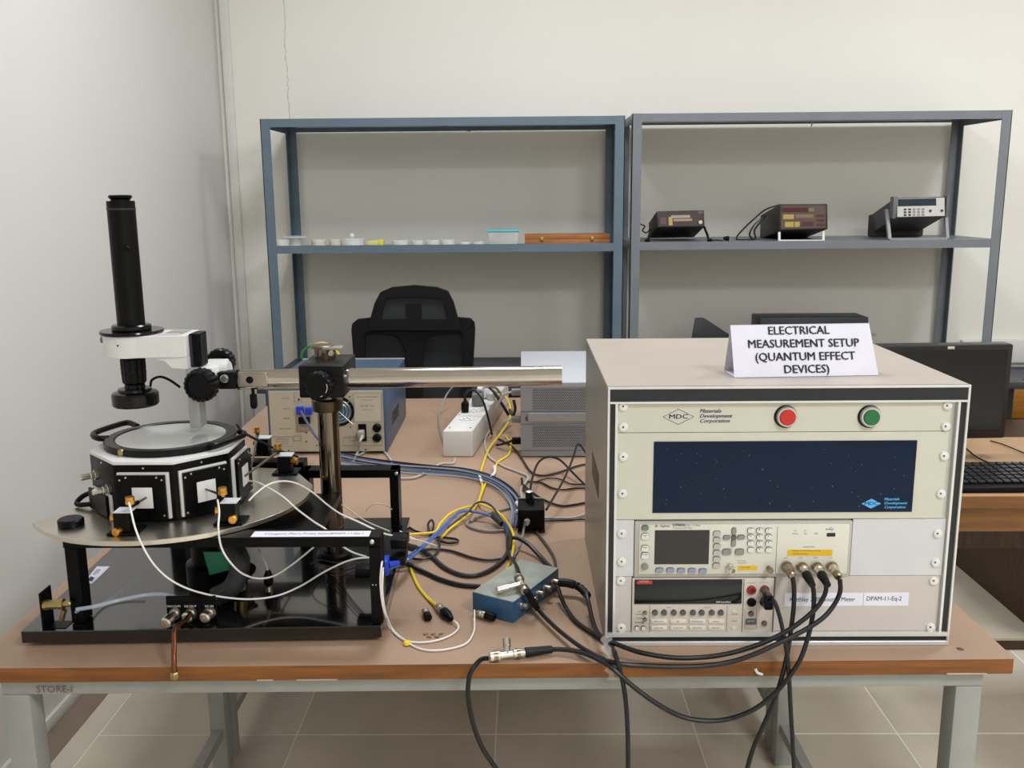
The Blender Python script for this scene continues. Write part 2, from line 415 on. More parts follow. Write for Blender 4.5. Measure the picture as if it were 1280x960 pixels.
pD1 = part('blank_panel', MB().box(PX0, ony(789, 755, YP).x, YP, YP+.003, z5_, z4_-.0004), TGREY, rack)
pD2 = part('blank_panel', MB().box(ony(968, 755, YP).x, PX1+.004, YP, YP+.003, z5_, z4_-.0004), TGREY, rack)
def screw(px, py, par):
    c = ony(px, py, YP)
    o = part('screw', MB().lathe([(.0072, 0), (.0072, .001), (.006, .0028), (.003, .0036)], (c.x, YP, c.z), (0, -1, 0), 18), WHITEP, par)
    return o
sk = []
for (px, py, par) in ((779, 508, pA), (779, 534, pA), (779, 571, pB), (778, 617, pB), (777, 667, pC1), (777, 702, pC1), (776, 726, pD1), (776.5, 785, pD1),
                      (1184, 507, pA), (1182, 533, pA), (1180, 570, pB), (1176, 617, pB), (1172, 667, pC2), (1169, 703, pC2), (1167, 726, pD2), (1163, 784, pD2)):
    screw(px, py, par)
    c = ony(px, py, YP-.0037); part('screw_recess', MB().box(c.x-.0012, c.x+.0012, c.y-.0002, c.y+.0006, c.z-.0012, c.z+.0012), HOLE, par)
# logo and lettering on the button panel
def rot_text(body, px, py, size, m, par, **k):
    c = ony(px, py, k.pop('y', YP-.0004)); return text(body, size, c, m, par, **k)
cc = ony(848, 521, YP)
def diamond(c, hw, hh, wd, m, par, y):
    mb = MB(); P = [Vector((c.x-hw, y, c.z)), Vector((c.x, y, c.z+hh)), Vector((c.x+hw, y, c.z)), Vector((c.x, y, c.z-hh))]
    mb.tube(P, wd, 4, closed=True); return part('logo_outline', mb, m, par)
diamond(cc, .0225, .0115, .0004, INKB, pA, YP-.0003)
rot_text('MDC', 848, 521, .0095, INKB, pA, bold=.0002, sx=1.35)
for i, s_ in enumerate(('Materials', 'Development', 'Corporation')):
    rot_text(s_, 874, 514+i*6.2, .0078, INKB, pA, shear=.3, align='LEFT', bold=.00025, sx=1.1)
for (px, m, lb) in ((983, RED, 'red push button'), (1087.5, GREEN, 'green push button')):
    c = ony(px, 520.5, YP)
    bz = part('push_button', MB().lathe([(.0155, 0), (.0155, .002), (.014, .007), (.0118, .007), (.0118, .005)], (c.x, YP, c.z), (0, -1, 0), 32), mat('button_bezel', '#c9c6c4', 0.3, 0.6), rack)
    bz['label'] = lb
    part('button_cap', MB().lathe([(.0116, 0.004), (.0116, .0085), (.0105, .0095)], (c.x, YP, c.z), (0, -1, 0), 32), m, bz)
    part('button_base', MB().lathe([(.0168, -.0002), (.0168, .0015)], (c.x-.0012, YP, c.z), (0, -1, 0), 32), BLKP, bz)
# big tinted window of the display panel
a = ony(817.5, 552, YP); c = ony(1139.5, 639.5, YP)
part('display_window', MB().box(a.x, c.x, YP-.0012, YP+.001, c.z, a.z, .0003, 1), DISP, rack)['label'] = 'dark blue display window'
cc = ony(1089, 629.5, YP-.0013)
dg = MB().prism([(cc.x-.0145, cc.z), (cc.x, cc.z+.0075), (cc.x+.0145, cc.z), (cc.x, cc.z-.0075)], 0, .0002, M=Matrix(((1, 0, 0, 0), (0, 0, 1, YP-.0015), (0, 1, 0, 0), (0, 0, 0, 1))))
part('logo_diamond', dg, CYAN, pB)
rot_text('MDC', 1089, 629.5, .0075, mat('navy_print', '#10305c', .5), pB, y=YP-.0017, bold=.0002, sx=1.25)
for i, s_ in enumerate(('Materials', 'Development', 'Corporation')):
    rot_text(s_, 1105, 624+i*5, .0058, CYAN, pB, y=YP-.0014, shear=.25, align='LEFT', bold=.0002, sx=1.05)
# dust on the window
mb = MB()
for k in range(45):
    px = random.uniform(825, 1132); py = random.uniform(560, 634); q = ony(px, py, YP-.0013); s_ = random.uniform(.0003, .0007)
    mb.box(q.x-s_, q.x+s_, q.y-.0001, q.y+.0001, q.z-s_, q.z+s_)
o = part('dust_speck', mb, mat('dust', '#6f7f8c', .9), rack); o['kind'] = 'stuff'
# equipment label
a = ony(981, 741, YP); c = ony(1135, 757, YP); c1 = ony(1079, 748, YP)
lab = part('paper_label', MB().box(a.x, c.x, YP-.0006, YP-.0001, c.z, a.z), PAPER, pD2)
text('Keithley 2400 Source Meter', .0098, ony(987, 749.5, YP-.0009), INK, pD2, align='LEFT', sx=.88)
text('DPAM-11-Eq-2', .0098, ony(1083, 748.5, YP-.0009), INK, pD2, align='LEFT', sx=.88)
part('label_divider', MB().box(c1.x, c1.x+.0004, YP-.0008, YP-.0005, c.z, a.z), INKG, pD2)

# ---------------------------------------------------------------- upper mounted instrument (LCR meter)
YI = 1.337
def fr(px0, py0, px1, py1, d0, d1, bev=0.0, y=YI, seg=2):
    """box on the instrument face: pixel rectangle, from d0 (behind) to d1 in front of plane y"""
    m0 = ony((px0+px1)/2, (py0+py1)/2, y); l = ony(px0, (py0+py1)/2, y).x; r = ony(px1, (py0+py1)/2, y).x
    tz = ony((px0+px1)/2, py0, y).z; bz = ony((px0+px1)/2, py1, y).z
    return MB().box(l, r, y-d1, y+d0, bz, tz, bev, seg)
lcr = thing('impedance_meter', 'ivory bench meter with dark screen, keypad and four coaxial plugs', 'meter', (.29, 1.45, .8607))
part('case', MB().box(ony(794, 690, YI).x, ony(1062.5, 690, YI).x, YI+.006, 1.62, .8612, .9495), GBOX, lcr)
part('bezel', fr(793, 651.5, 1064, 721.5, .008, .0005, .002), mat('bezel_grey', '#b4b1a6', .45), lcr)
fp = part('front_panel', fr(798.5, 655, 1060, 717, .004, .002, .0012), CREAM2, lcr)
part('screen', fr(818, 662, 886, 704.5, .001, .0026), LCD, lcr)
def keys(lst, w_, h_, m, par, d=.0045, name='key', rad=.0012):
    base = None
    for (px, py) in lst:
        c = ony(px, py, YI); wd = w_*.00112; hh = h_*.00116
        if base is None:
            def ov(mb_, a_, b_, y0_, y1_, e_=.62):
                P_ = [(a_*math.copysign(abs(math.cos(t_))**e_, math.cos(t_)), b_*math.copysign(abs(math.sin(t_))**e_, math.sin(t_))) for t_ in [2*PI*k_/20 for k_ in range(20)]]
                mb_.prism(P_, y0_, y1_, M=Matrix(((1, 0, 0, 0), (0, 0, -1, 0), (0, 1, 0, 0), (0, 0, 0, 1))))
            e2 = 1.0 if rad > .0018 else .62
            mbk = MB(); ov(mbk, wd/2, hh/2, 0, d, e2); n1 = len(mbk.bm.faces); ov(mbk, wd/2+.0004, hh/2+.0004, 0, d-.0014, e2)
            mbk.bm.faces.ensure_lookup_table()
            for f_ in list(mbk.bm.faces)[n1:]: f_.material_index = 1
            base = part(name, mbk, m, par, local=True); base.data.materials.append(DGR); o = base
        else:
            o = bpy.data.objects.new(name, base.data); C.objects.link(o); o.parent = par
        o.location = W[par].inverted() @ c
keys([(806, 659)], 9, 6.5, GRKEY, lcr); keys([(806, 669.5), (806, 684.5), (806, 693.5)], 10, 8, WHITEP, lcr)
keys([(824, 712), (837.5, 712), (851, 712.3), (864.5, 712.5), (878, 713)], 10, 6.5, BKEY, lcr, name='soft_key')
keys([(895.7, 666), (895.7, 674), (895.7, 682), (895.5, 690), (895.3, 698), (895, 706)], 9.5, 6.5, mat('pale_key', '#b5b3a8', .45), lcr, name='side_key')
keys([(908, 689), (924, 689)], 11.5, 8, GKEY, lcr, name='wide_key')
keys([(917, 663), (916.5, 678)], 5.5, 9, GKEY, lcr, name='arrow_key'); keys([(908, 671), (926, 670.5)], 9, 5.5, GKEY, lcr, name='arrow_key'); keys([(917, 671)], 6, 6, mat('key_dark', '#5f5d5a', .45), lcr, name='arrow_key')
kp = [(938+i*11.2, 662+j*8.1) for j in range(4) for i in range(3)]
keys(kp, 8.5, 6, WHITEP, lcr, name='number_key')
for k, (px, py) in enumerate(kp): text('789456123.0-'[k], .0042, ony(px, py, YI-.0048), INK, fp, name='key_legend')
for s_, px, py, m in (('Trigger', 806, 669.5, INK), ('Preset', 806, 684.5, INK), ('DC Bias', 806, 693.5, INK)):
    text(s_, .0028, ony(px, py, YI-.0048), m, fp, name='key_legend')
c = ony(805.5, 707, YI); part('power_button', MB().lathe([(.0052, 0), (.0052, .003), (.0032, .0032), (.003, .005)], (c.x, YI-.002, c.z), (0, -1, 0), 20), GKEY, lcr)
text('Agilent', .0052, ony(825, 657.5, YI-.0023), INK, fp, align='LEFT')
text('E4980A', .0056, ony(841, 656.5, YI-.0023), INK, fp, align='LEFT', bold=.0001)
text('20 Hz - 2 MHz', .0040, ony(855, 656.8, YI-.0023), INKG, fp, align='LEFT')
text('Precision LCR Meter', .0034, ony(841, 660, YI-.0023), INKG, fp, align='LEFT')
c = ony(820.5, 657.5, YI-.0022); part('logo_mark', MB().lathe([(.0022, 0), (.0022, .0002)], c, (0, -1, 0), 12), mat('logo_tan', '#b08a70', .5), fp)
part('divider', fr(970, 657, 970.5, 715, 0, .0023), INKG, fp)
for rc, s_ in (((984, 686.5, 1040, 694), 1), ((922, 706.5, 946, 712), 0)):
    part('warning_label', fr(*rc, 0, .0024), YEL, lcr)
text('Discharge test device before connecting', .0025, ony(991, 688.3, YI-.0026), INK, fp, align='LEFT')
text('42V Peak Max Output', .0025, ony(991, 692.2, YI-.0026), INK, fp, align='LEFT')
text('! CAT I 42V', .0030, ony(925, 709.3, YI-.0026), INK, fp, align='LEFT')
text('DC Source', .0027, ony(922, 701, YI-.0023), INKG, fp, align='LEFT'); text('Output 10V', .0027, ony(922, 703.7, YI-.0023), INKG, fp, align='LEFT')
for s_, px, py in (('AC', 994, 663.5), ('Source', 994, 667), ('DC', 1007, 663.5), ('Bias', 1007, 667), ('USB', 1020, 667), ('UNKNOWN', 1011, 683.7), ('Lcur', 982.5, 697), ('Lpot', 1001, 697), ('Hpot', 1019.5, 697), ('Hcur', 1038, 697)):
    text(s_, .0030, ony(px, py, YI-.0023), INKG, fp)
part('usb_port', fr(1033, 665.5, 1043.5, 670, 0, .0026), HOLE, lcr)
# usb symbol
mb = MB(); a = ony(1033, 661.5, YI-.0022); b_ = ony(1042.5, 661.5, YI-.0022); mb.tube([a, b_], .0003, 4); mb.cyl(a, a+Vector((0, -.0002, 0)), .0009, n=8)
mb.tube([ony(1036, 661.5, YI-.0022), ony(1038, 659.5, YI-.0022), ony(1040, 659.5, YI-.0022)], .00025, 4); mb.tube([ony(1037, 661.5, YI-.0022), ony(1039, 663.3, YI-.0022), ony(1041, 663.3, YI-.0022)], .00025, 4)
part('usb_symbol', mb, INK, fp)
c = ony(912, 708, YI); bn = part('coaxial_socket', MB().lathe([(.0062, 0), (.0062, .004), (.005, .004), (.005, .014), (.0038, .014), (.0038, .008)], (c.x, YI-.002, c.z), (.12, -1, -.1), 20), NICK, lcr)
c = ony(960, 709, YI); part('earth_terminal', MB().lathe([(.0035, 0), (.0035, .006), (.0045, .006), (.0045, .011)], (c.x, YI-.002, c.z), (.1, -1, -.08), 14), NICKD, lcr)

# ---------------------------------------------------------------- lower mounted instrument (source meter)
src = thing('source_meter', 'source meter with red name tag, black display and banana sockets below the ivory meter', 'meter', (.22, 1.45, .7725))
part('case', MB().box(ony(791, 755, YI).x, ony(966, 755, YI).x, YI+.006, 1.62, .7735, .8595), GBOX, src)
sp_ = part('front_panel', fr(790, 722.5, 967, 792, .006, .001, .001), mat('warm_grey_panel', '#cfc6ba', .45), src)
part('display_window', fr(793, 723.8, 927, 754, .001, .003, .0005), mat('black_display', '#14181a', .12), src)
part('name_tag', fr(795.5, 724.8, 815, 729, 0, .0034), REDL, src)
text('KEITHLEY', .0042, ony(805.3, 726.8, YI-.0036), mat('pale_print', '#e0b8a8', .6), sp_, sx=.8)
text('2400 SourceMeter', .0040, ony(895, 752.6, YI-.0033), WHITEP, sp_, align='LEFT', bold=.0001, sx=.75)
keys([(818.5+i*11.5, 765) for i in range(2)]+[(842+i*11.5, 765) for i in range(2)]+[(866+i*11, 765) for i in range(2)]+[(889.5+i*11.3, 765) for i in range(2)], 7, 7, mat('dark_round_key', '#55585c', .4), src, name='round_key', rad=.0035)
def bar(px, py, w_):
    c = ony(px, py, YI)
    o = part('bar_key', fr(px-w_/2, py-2.6, px+w_/2, py+2.6, 0, .0028, .0008), mat('bar_key_grey', '#ddd7cc', .45), src)
for px, a_, b_ in ((823.5, 'DIGITS RATE', 'LOCAL REL'), (847.5, 'EDIT', 'FILTER LIMIT'), (871.5, 'STORE RECALL', 'TRIG SWEEP'), (895, 'RANGE', 'MENU EXIT')):
    bar(px, 776, 20); bar(px, 784.3, 20)
    text(a_, .0026, ony(px, 777, YI-.003), INK, sp_); text(b_, .0026, ony(px, 785, YI-.003), INK, sp_)
text('MEAS', .0026, ony(836, 759.3, YI-.0012), INKG, sp_); text('SOURCE', .0026, ony(884, 759.3, YI-.0012), INKG, sp_)
for s_, py, z_ in (('EDIT', 764.5, .0026), ('DISPLAY', 768, .003), ('TOGGLE', 773, .0028), ('POWER', 778.5, .0042)): text(s_, z_, ony(799.5, py, YI-.0012), INK, sp_)
keys([(806, 765.3), (806, 773.7)], 4.6, 4.6, mat('mid_round_key', '#77726a', .4), src, name='round_key', rad=.002)
keys([(796, 784), (804, 784)], 5, 4.5, mat('bar_key_grey', '#ddd7cc'), src, name='rocker_key')
part('divider', fr(811.5, 757, 812, 791, 0, .0014), INKG, sp_); part('divider', fr(908, 757, 908.5, 791, 0, .0014), INKG, sp_); part('divider', fr(928, 723, 929, 792, 0, .0014), INKG, sp_); part('divider', fr(966, 722, 966.8, 792, 0, .0014), INKG, sp_)
text('RANGE', .003, ony(918, 768, YI-.0012), INKG, sp_); text('AUTO', .003, ony(917.5, 776.5, YI-.0012), INKG, sp_)
for py, sg in ((762.5, 1), (785.5, -1)):
    c = ony(917.5, py, YI-.001); part('triangle_key', MB().prism([(c.x-.004, c.z-.003*sg), (c.x+.004, c.z-.003*sg), (c.x, c.z+.004*sg)], 0, .0012, M=Matrix(((1, 0, 0, 0), (0, 0, 1, c.y-.001), (0, 1, 0, 0), (0, 0, 0, 1)))), mat('bar_key_grey', '#ddd7cc'), src)
for (px, py, m) in ((939, 736.8, RED), (955.5, 736.3, RED), (939, 752, BLKP), (955, 752, BLKP)):
    c = ony(px, py, YI); part('banana_socket', MB().lathe([(.0068, 0), (.0068, .003), (.0058, .004), (.0035, .004), (.0035, .001)], (c.x, YI-.001, c.z), (0, -1, 0), 22), mat('socket_red', '#8f2424', .4) if m is RED else BLKP, src)
text('4-WIRE SENSE', .0022, ony(939, 728.5, YI-.0012), INKG, sp_); text('INPUT/OUTPUT', .0022, ony(955.5, 728.3, YI-.0012), INKG, sp_)
keys([(938.5, 766.5), (955, 778.5)], 6.5, 6.5, mat('mauve_key', '#6d5a5c', .4), src, name='round_key', rad=.003)
part('on_off_key', fr(932, 773, 945, 780, 0, .003, .0008), mat('slate_key', '#5a6270', .4), src)
text('ON/OFF', .0032, ony(938.5, 776.5, YI-.0032), WHITEP, sp_)
mb = MB()
a = ony(931, 761, YI-.0012); b_ = ony(946, 761, YI-.0012); c_ = ony(946, 786, YI-.0012); d_ = ony(931, 786, YI-.0012)
mb.tube([a, b_, c_, d_], .0003, 4, closed=True); part('key_outline', mb, INKG, sp_)

# ================================================================ tent sign on the cabinet
sg_t = thing('tent_sign', 'white folded card reading electrical measurement setup, standing on the cabinet', 'sign', (.43, 1.44, 1.1532))
fl_ = onz(918, 472, 1.1535); frr = onz(1098, 469, 1.1535)
yap = 1.435
tl_ = ony(912, 405, yap); tr_ = ony(1088, 405.5, yap); ztp = (tl_.z+tr_.z)/2
bl_ = Vector((fl_.x-.014, 1.475, 1.1535)); br_ = Vector((frr.x-.004, 1.475, 1.1535))
bl_ = onz(905, 463, 1.1535)
dyS = frr.y-fl_.y; TL = Vector((tl_.x, yap-dyS/2, ztp)); TR = Vector((tr_.x, yap+dyS/2, ztp)); th = Vector((0, .0008, -.0004))
br_ = Vector((bl_.x+(frr.x-fl_.x), bl_.y+dyS, 1.1535))
def slab(mb, p, t_):  # p: 4 corners, t_: thickness vector
    mb.hexa([p[0], p[1], p[1]+t_, p[0]+t_, p[3], p[2], p[2]+t_, p[3]+t_])
mb = MB(); slab(mb, [fl_, frr, TR, TL], Vector((0, .0009, 0))); part('front_leaf', mb, PAPER, sg_t)
mb = MB(); slab(mb, [bl_, br_, TR, TL], Vector((0, -.0009, 0))); part('back_leaf', mb, PAPER, sg_t)
mb = MB(); mb.hexa([fl_, frr, br_, bl_, fl_+Vector((0, 0, .0006)), frr+Vector((0, 0, .0006)), br_+Vector((0, 0, .0006)), bl_+Vector((0, 0, .0006))]); part('bottom_leaf', mb, PAPER, sg_t)
ex = (frr-fl_).normalized(); ey = ((TL+TR)/2-(fl_+frr)/2).normalized(); ez = ex.cross(ey).normalized(); ey = ez.cross(ex)
mid = (fl_+frr)/2; upv = (TL+TR)/2-mid
for s_, fr_, dx in (('ELECTRICAL', .87, -.004), ('MEASUREMENT SETUP', .62, .001), ('(QUANTUM EFFECT', .37, .001), ('DEVICES)', .13, .001)):
    p = mid+upv*fr_+ex*dx-ez*.0012 if ez.y > 0 else mid+upv*fr_+ex*dx+ez*.0012
    M = Matrix((ex, ey, ez)).transposed().to_4x4()
    text(s_, .0182, p, INK, sg_t, M=M, bold=.0004, sx=.95)

# ================================================================ shelf racks against the back wall
def shelf_rack(label, xa, xb, m, zt, zm, rec=0.0):
    t = thing('shelf_rack', label, 'shelf rack', ((xa+xb)/2, 4.0, 0.70))
    ya, yb, w_ = 3.8, 4.24, .038
    for (x, sx) in ((xa, 1), (xb, -1)):
        for (y, sy) in ((ya, 1), (yb, -1)):
            mb = MB(); mb.box(x, x+sx*w_, y, y+sy*.003, .7005, zt); mb.box(x, x+sx*.003, y, y+sy*w_, .7005, zt)
            part('upright', mb, m, t)
    for k, z in enumerate((zt, zm)):
        s_ = part('shelf_board', MB().box(xa+.003, xb-.003, ya+.003, yb-.003, z-.0035-(rec if k else 0), z-.0005-(rec if k else 0)), m, t)
        part('shelf_lip', MB().box(xa+.0035, xb-.0035, ya+.001, ya+.0045, z-.032, z-.0005), m, t)
        part('shelf_lip', MB().box(xa+.0035, xb-.0035, yb-.0045, yb-.001, z-(.024 if rec and not k else .014)-(rec if k else 0), z-.004-(rec if k else 0)), m, t)
        mb = MB(); mb.tube([(xa+(xb-xa)*.48, ya+.01, z-.026), (xa+(xb-xa)*.56, yb-.01, z-.026)], .003, 4)
        part('shelf_stiffener', mb, m, t)
        for x, sx in ((xa+.0032, 1), (xb-.0032, -1)):
            part('shelf_lip', MB().box(x, x+sx*.002, ya+.005, yb-.005, z-.032, z-.001-(rec if k else 0)), m, t)
    return t
shelf_rack('blue-grey steel shelf rack holding dishes and a wooden case', -1.019, .404, BSTEEL, 1.725, 1.235, rec=.020)
shelf_rack('slate-grey steel shelf rack holding three old meters', .432, 1.898, GRSTEEL, 1.732, 1.238)
ZS1, ZS2 = 1.2148, 1.2378

# ---- small things on the left rack
def dish(px, pw, label, m=CLEAR, h=.042, y=3.835, rad=None):
    c = ony(px, 306, y); r = pw/1180*y/2*1.0
    t = thing('glass_dish', label, 'dish', (c.x, y+r*.3, ZS1), group='dishes on the left rack')
    part('dish_bottom', MB().lathe([(r*.94, 0), (r*.96, h*.8), (r*.90, h*.8), (r*.88, .002)], (c.x, y+r*.3, ZS1), n=28), m, t)
    part('dish_lid', MB().lathe([(r, h*.35), (r, h), (r*.96, h*1.02)], (c.x, y+r*.3, ZS1), n=28), CLEAR, t)
    return t
dish(350, 22, 'cloudy glass dish at the far left end of the blue-grey rack', GLASS)
t = thing('dish_tray', 'wide pale lidded tray at the left end of the blue-grey rack', 'tray', (ony(368, 305, 3.93).x, 3.93, ZS1))
c = ony(368, 304, 3.93)
part('tray_body', MB().lathe([(.028, 0), (.03, .044), (.026, .044), (.026, .003)], (c.x, 3.93, ZS1), n=24), WHITEP, t)
part('tray_lid', MB().lathe([(.052, .046), (.052, .052), (.03, .054)], (c.x, 3.93, ZS1), n=32), CLEAR, t)
dish(398, 18, 'pale yellow dish right of the wide lidded tray', YELD); dish(419, 16, 'pale yellow dish left of the glass beaker lid', YELD)
t = dish(440, 30, 'glass dish with a round stopper, left of the yellow box', GLASS, h=.045)
part('stopper', MB().lathe([(.004, .045), (.009, .05), (.011, .057), (.006, .065)], (ony(440, 306, 3.835).x, 3.842, ZS1), n=16), GLASS, t)
c = ony(469, 306, 3.84); t = thing('sample_box', 'small clear box with a yellow end beside the stoppered dish', 'box', (c.x, 3.86, ZS1))
part('box_body', MB().box(c.x-.033, c.x+.012, 3.84, 3.88, ZS1, ZS1+.036, .002), YELD, t); part('yellow_end', MB().box(c.x+.0125, c.x+.033, 3.838, 3.882, ZS1, ZS1+.04, .002), mat('lemon_plastic', '#e0d050', .4), t)
for px, pw, lb in ((500, 22, 'first clear dish right of the yellow-ended box'), (522, 16, 'second clear dish right of the yellow-ended box'), (541, 18, 'third clear dish right of the yellow-ended box'), (560, 18, 'low clear dish, third from the teal-lidded container'), (581, 14, 'low clear dish, second from the teal-lidded container'), (598, 14, 'low clear dish just left of the teal-lidded container')):
    dish(px, pw, lb, GLASS, h=.036 if px < 570 else .028)
c0 = ony(611, 304, 3.84); c1 = ony(648, 304, 3.84)
t = thing('food_container', 'clear plastic container with teal lid on the blue-grey rack', 'container', ((c0.x+c1.x)/2, 3.88, ZS1))
x0_, x1_ = c0.x, c1.x
mb = MB(); mb.hexa([(x0_+.004, 3.845, ZS1), (x1_-.004, 3.845, ZS1), (x1_-.004, 3.915, ZS1), (x0_+.004, 3.915, ZS1), (x0_-.002, 3.838, ZS1+.066), (x1_+.002, 3.838, ZS1+.066), (x1_+.002, 3.922, ZS1+.066), (x0_-.002, 3.922, ZS1+.066)], .003)
part('container_body', mb, CLEAR, t)
part('contents', MB().box(x0_+.012, x1_-.008, 3.855, 3.905, ZS1+.002, ZS1+.056, .004), mat('grey_contents', '#b8b4b2', .6), t)
part('container_lid', MB().box(x0_-.006, x1_+.004, 3.834, 3.926, ZS1+.0662, ZS1+.074, .003), TEAL, t)
c0 = ony(656, 304, 3.845); c1 = ony(762, 304, 3.845)
t = thing('wooden_case', 'flat brown wooden case with two metal latches', 'case', ((c0.x+c1.x)/2, 3.9, ZS1))
part('case_body', MB().box(c0.x, c1.x, 3.845, 3.96, ZS1, ZS1+.035, .001), CASEW, t); part('case_lid', MB().box(c0.x, c1.x, 3.845, 3.96, ZS1+.0358, ZS1+.054, .001), CASEW, t)
for px in (677, 740):
    c = ony(px, 302, 3.844)
    part('latch', MB().box(c.x-.006, c.x+.006, 3.841, 3.8448, ZS1+.027, ZS1+.045, .002), DBRASS, t)

# ---- meters on the right rack
def at_y(px, py, y=3.83): return ony(px, py, y)
# meter 1: dark tilted meter on black legs
def tilted_case(t, name, bl, br, tl, tr, depth, drop, m, bev=.004):
    """front quad + extruded backwards and downwards"""
    d = Vector((0, depth, -drop)); mb = MB()
    mb.hexa([bl, br, br+d, bl+d, tl, tr, tr+d, tl+d], bev); return part(name, mb, m, t)
f_ = [at_y(821, 284.5), at_y(881, 283.5), at_y(821, 264), at_y(881, 262.5)]
t = thing('bench_meter', 'small dark bench meter tilted on black handle legs, leftmost on the grey rack', 'meter', (f_[0].x+.1, 3.95, ZS2))
f_ = [Vector((p.x, p.y+(.012 if i > 1 else 0), p.z)) for i, p in enumerate(f_)]
tilted_case(t, 'case', f_[0], f_[1], f_[2], f_[3], .23, .052, mat('old_case_black', '#1d1d1b', .5))
def facep(name, u0, v0, u1, v1, m, t, f_, off=.0012):
    B = lambda u, v: (f_[0].lerp(f_[1], u)).lerp(f_[2].lerp(f_[3], u), v)
    n_ = (f_[1]-f_[0]).cross(f_[2]-f_[0]).normalized(); n_ = n_ if n_.y < 0 else -n_
    p = [B(u0, v0), B(u1, v0), B(u1, v1), B(u0, v1)]
    mb = MB(); mb.hexa([p[0]+n_*off, p[1]+n_*off, p[1]-n_*.0005, p[0]-n_*.0005, p[3]+n_*off, p[2]+n_*off, p[2]-n_*.0005, p[3]-n_*.0005]); return part(name, mb, m, t)
facep('front_panel', .03, .06, .97, .92, MULT, t, f_)
facep('display', .3, .55, .7, .72, mat('dull_lcd', '#8a8578', .3), t, f_, .0016)
facep('scale_strip', .25, .12, .33, .62, AMBER, t, f_, .0018); facep('scale_strip', .35, .36, .74, .5, mat('tan_strip', '#9c8868', .5), t, f_, .0018)
facep('red_mark', .86, .78, .96, .95, MAROON, t, f_, .0016); facep('switch_row', .08, .2, .2, .6, mat('mauve_print', '#5d4446', .5), t, f_, .0016)
p = f_[0].lerp(f_[1], .91).lerp(f_[2].lerp(f_[3], .91), .27); part('knob', MB().lathe([(.008, 0), (.007, .008)], p, (0, -1, .1), 16), CREAM, t)
mb = MB(); mb.tube([at_y(820, 284), at_y(812, 292, 3.825), at_y(809, 303, 3.815)], .005, 8); part('leg', mb, BLKP, t)
mb = MB(); mb.tube([at_y(880, 283), at_y(884, 293, 3.825), at_y(887, 303, 3.815)], .005, 8); part('leg', mb, BLKP, t)
for px in (809, 887):
    c = at_y(px, 303, 3.815); part('foot', MB().cyl((c.x-.01, 3.815, ZS2+.006), (c.x+.01, 3.815, ZS2+.006), .006, n=12), BLKP, t)
cable([(888, 300.5, 3.83), (896, 300, 3.83), (904, 301, 3.83)], .003, WIREK, 'black power lead with plug end beside the leftmost old meter')
c = at_y(904, 300.5); tag(part('mains_plug', MB().lathe([(.005, 0), (.009, .008), (.01, .022)], (c.x, 3.83, ZS2+.0105), (1, 0, 0), 12), BLKP), 'black plug lying on the grey rack right of the leftmost old meter', 'plug')
cable([(800, 280, 3.86), (806, 283, 3.9), (803, 288, 3.88), (808, 291, 3.95), (813, 286, 4.0)], .0028, WIREK, 'thin black lead coiled at the left of the leftmost old meter')
# meter 2
f_ = [at_y(973.5, 288), at_y(1035, 286.5), at_y(974.5, 255), at_y(1034.5, 254.5)]
t = thing('bench_meter', 'dark brown bench meter on a white tilt handle, middle of the grey rack', 'meter', (f_[0].x+.1, 3.95, ZS2))
tilted_case(t, 'case', f_[0], f_[1], f_[2], f_[3], .3, .05, mat('old_case_brown', '#2f2c26', .5))
facep('front_panel', .04, .05, .95, .92, mat('brown_panel', '#5b4a42', .5), t, f_)
facep('display', .05, .68, .6, .86, MAROON, t, f_, .0018)
for (u0, v0, u1, v1, m) in ((.08, .42, .3, .6, AMBER), (.12, .12, .3, .32, mat('ochre_key', '#b09a50', .5)), (.32, .12, .42, .32, mat('ochre_key', '#b09a50')), (.34, .46, .7, .6, mat('dim_print', '#7d6a58', .5)), (.46, .12, .7, .32, mat('plum_print', '#4a2e30', .5)), (.76, .12, .93, .22, mat('plum_print', '#4a2e30')), (.76, .3, .93, .4, mat('plum_print', '#4a2e30')), (.76, .48, .93, .58, mat('plum_print', '#4a2e30')), (.6, .7, .72, .84, mat('dim_print', '#7d6a58'))):
    facep('key_block', u0, v0, u1, v1, m, t, f_, .002)
mb = MB(); q = [at_y(974, 290, 3.822), at_y(974, 301, 3.818), at_y(1029, 301, 3.818), at_y(1029, 289, 3.822)]
for a_, b_ in ((0, 1), (1, 2), (2, 3)):
    mb.tube([q[a_], q[b_]], .0062, 4)
part('handle', mb, WHT, t)
for k, pts in enumerate((((975, 256, 3.9), (957, 262, 4.05), (940, 276, 4.05), (924, 292, 3.95), (921, 299, 3.9), (930, 300, 3.9), (950, 300, 3.95)), ((957, 270, 4.0), (944, 280, 3.98), (937, 292, 3.95), (940, 299, 3.9)), ((950, 278, 4.0), (943, 288, 3.95), (944, 298, 3.9), (935, 300.5, 3.88)))):
    cable(pts, .0035, WIREK, ['long black mains lead sloping down behind the middle old meter', 'black lead loop hanging left of the middle old meter', 'innermost black lead loop by the middle old meter'][k])
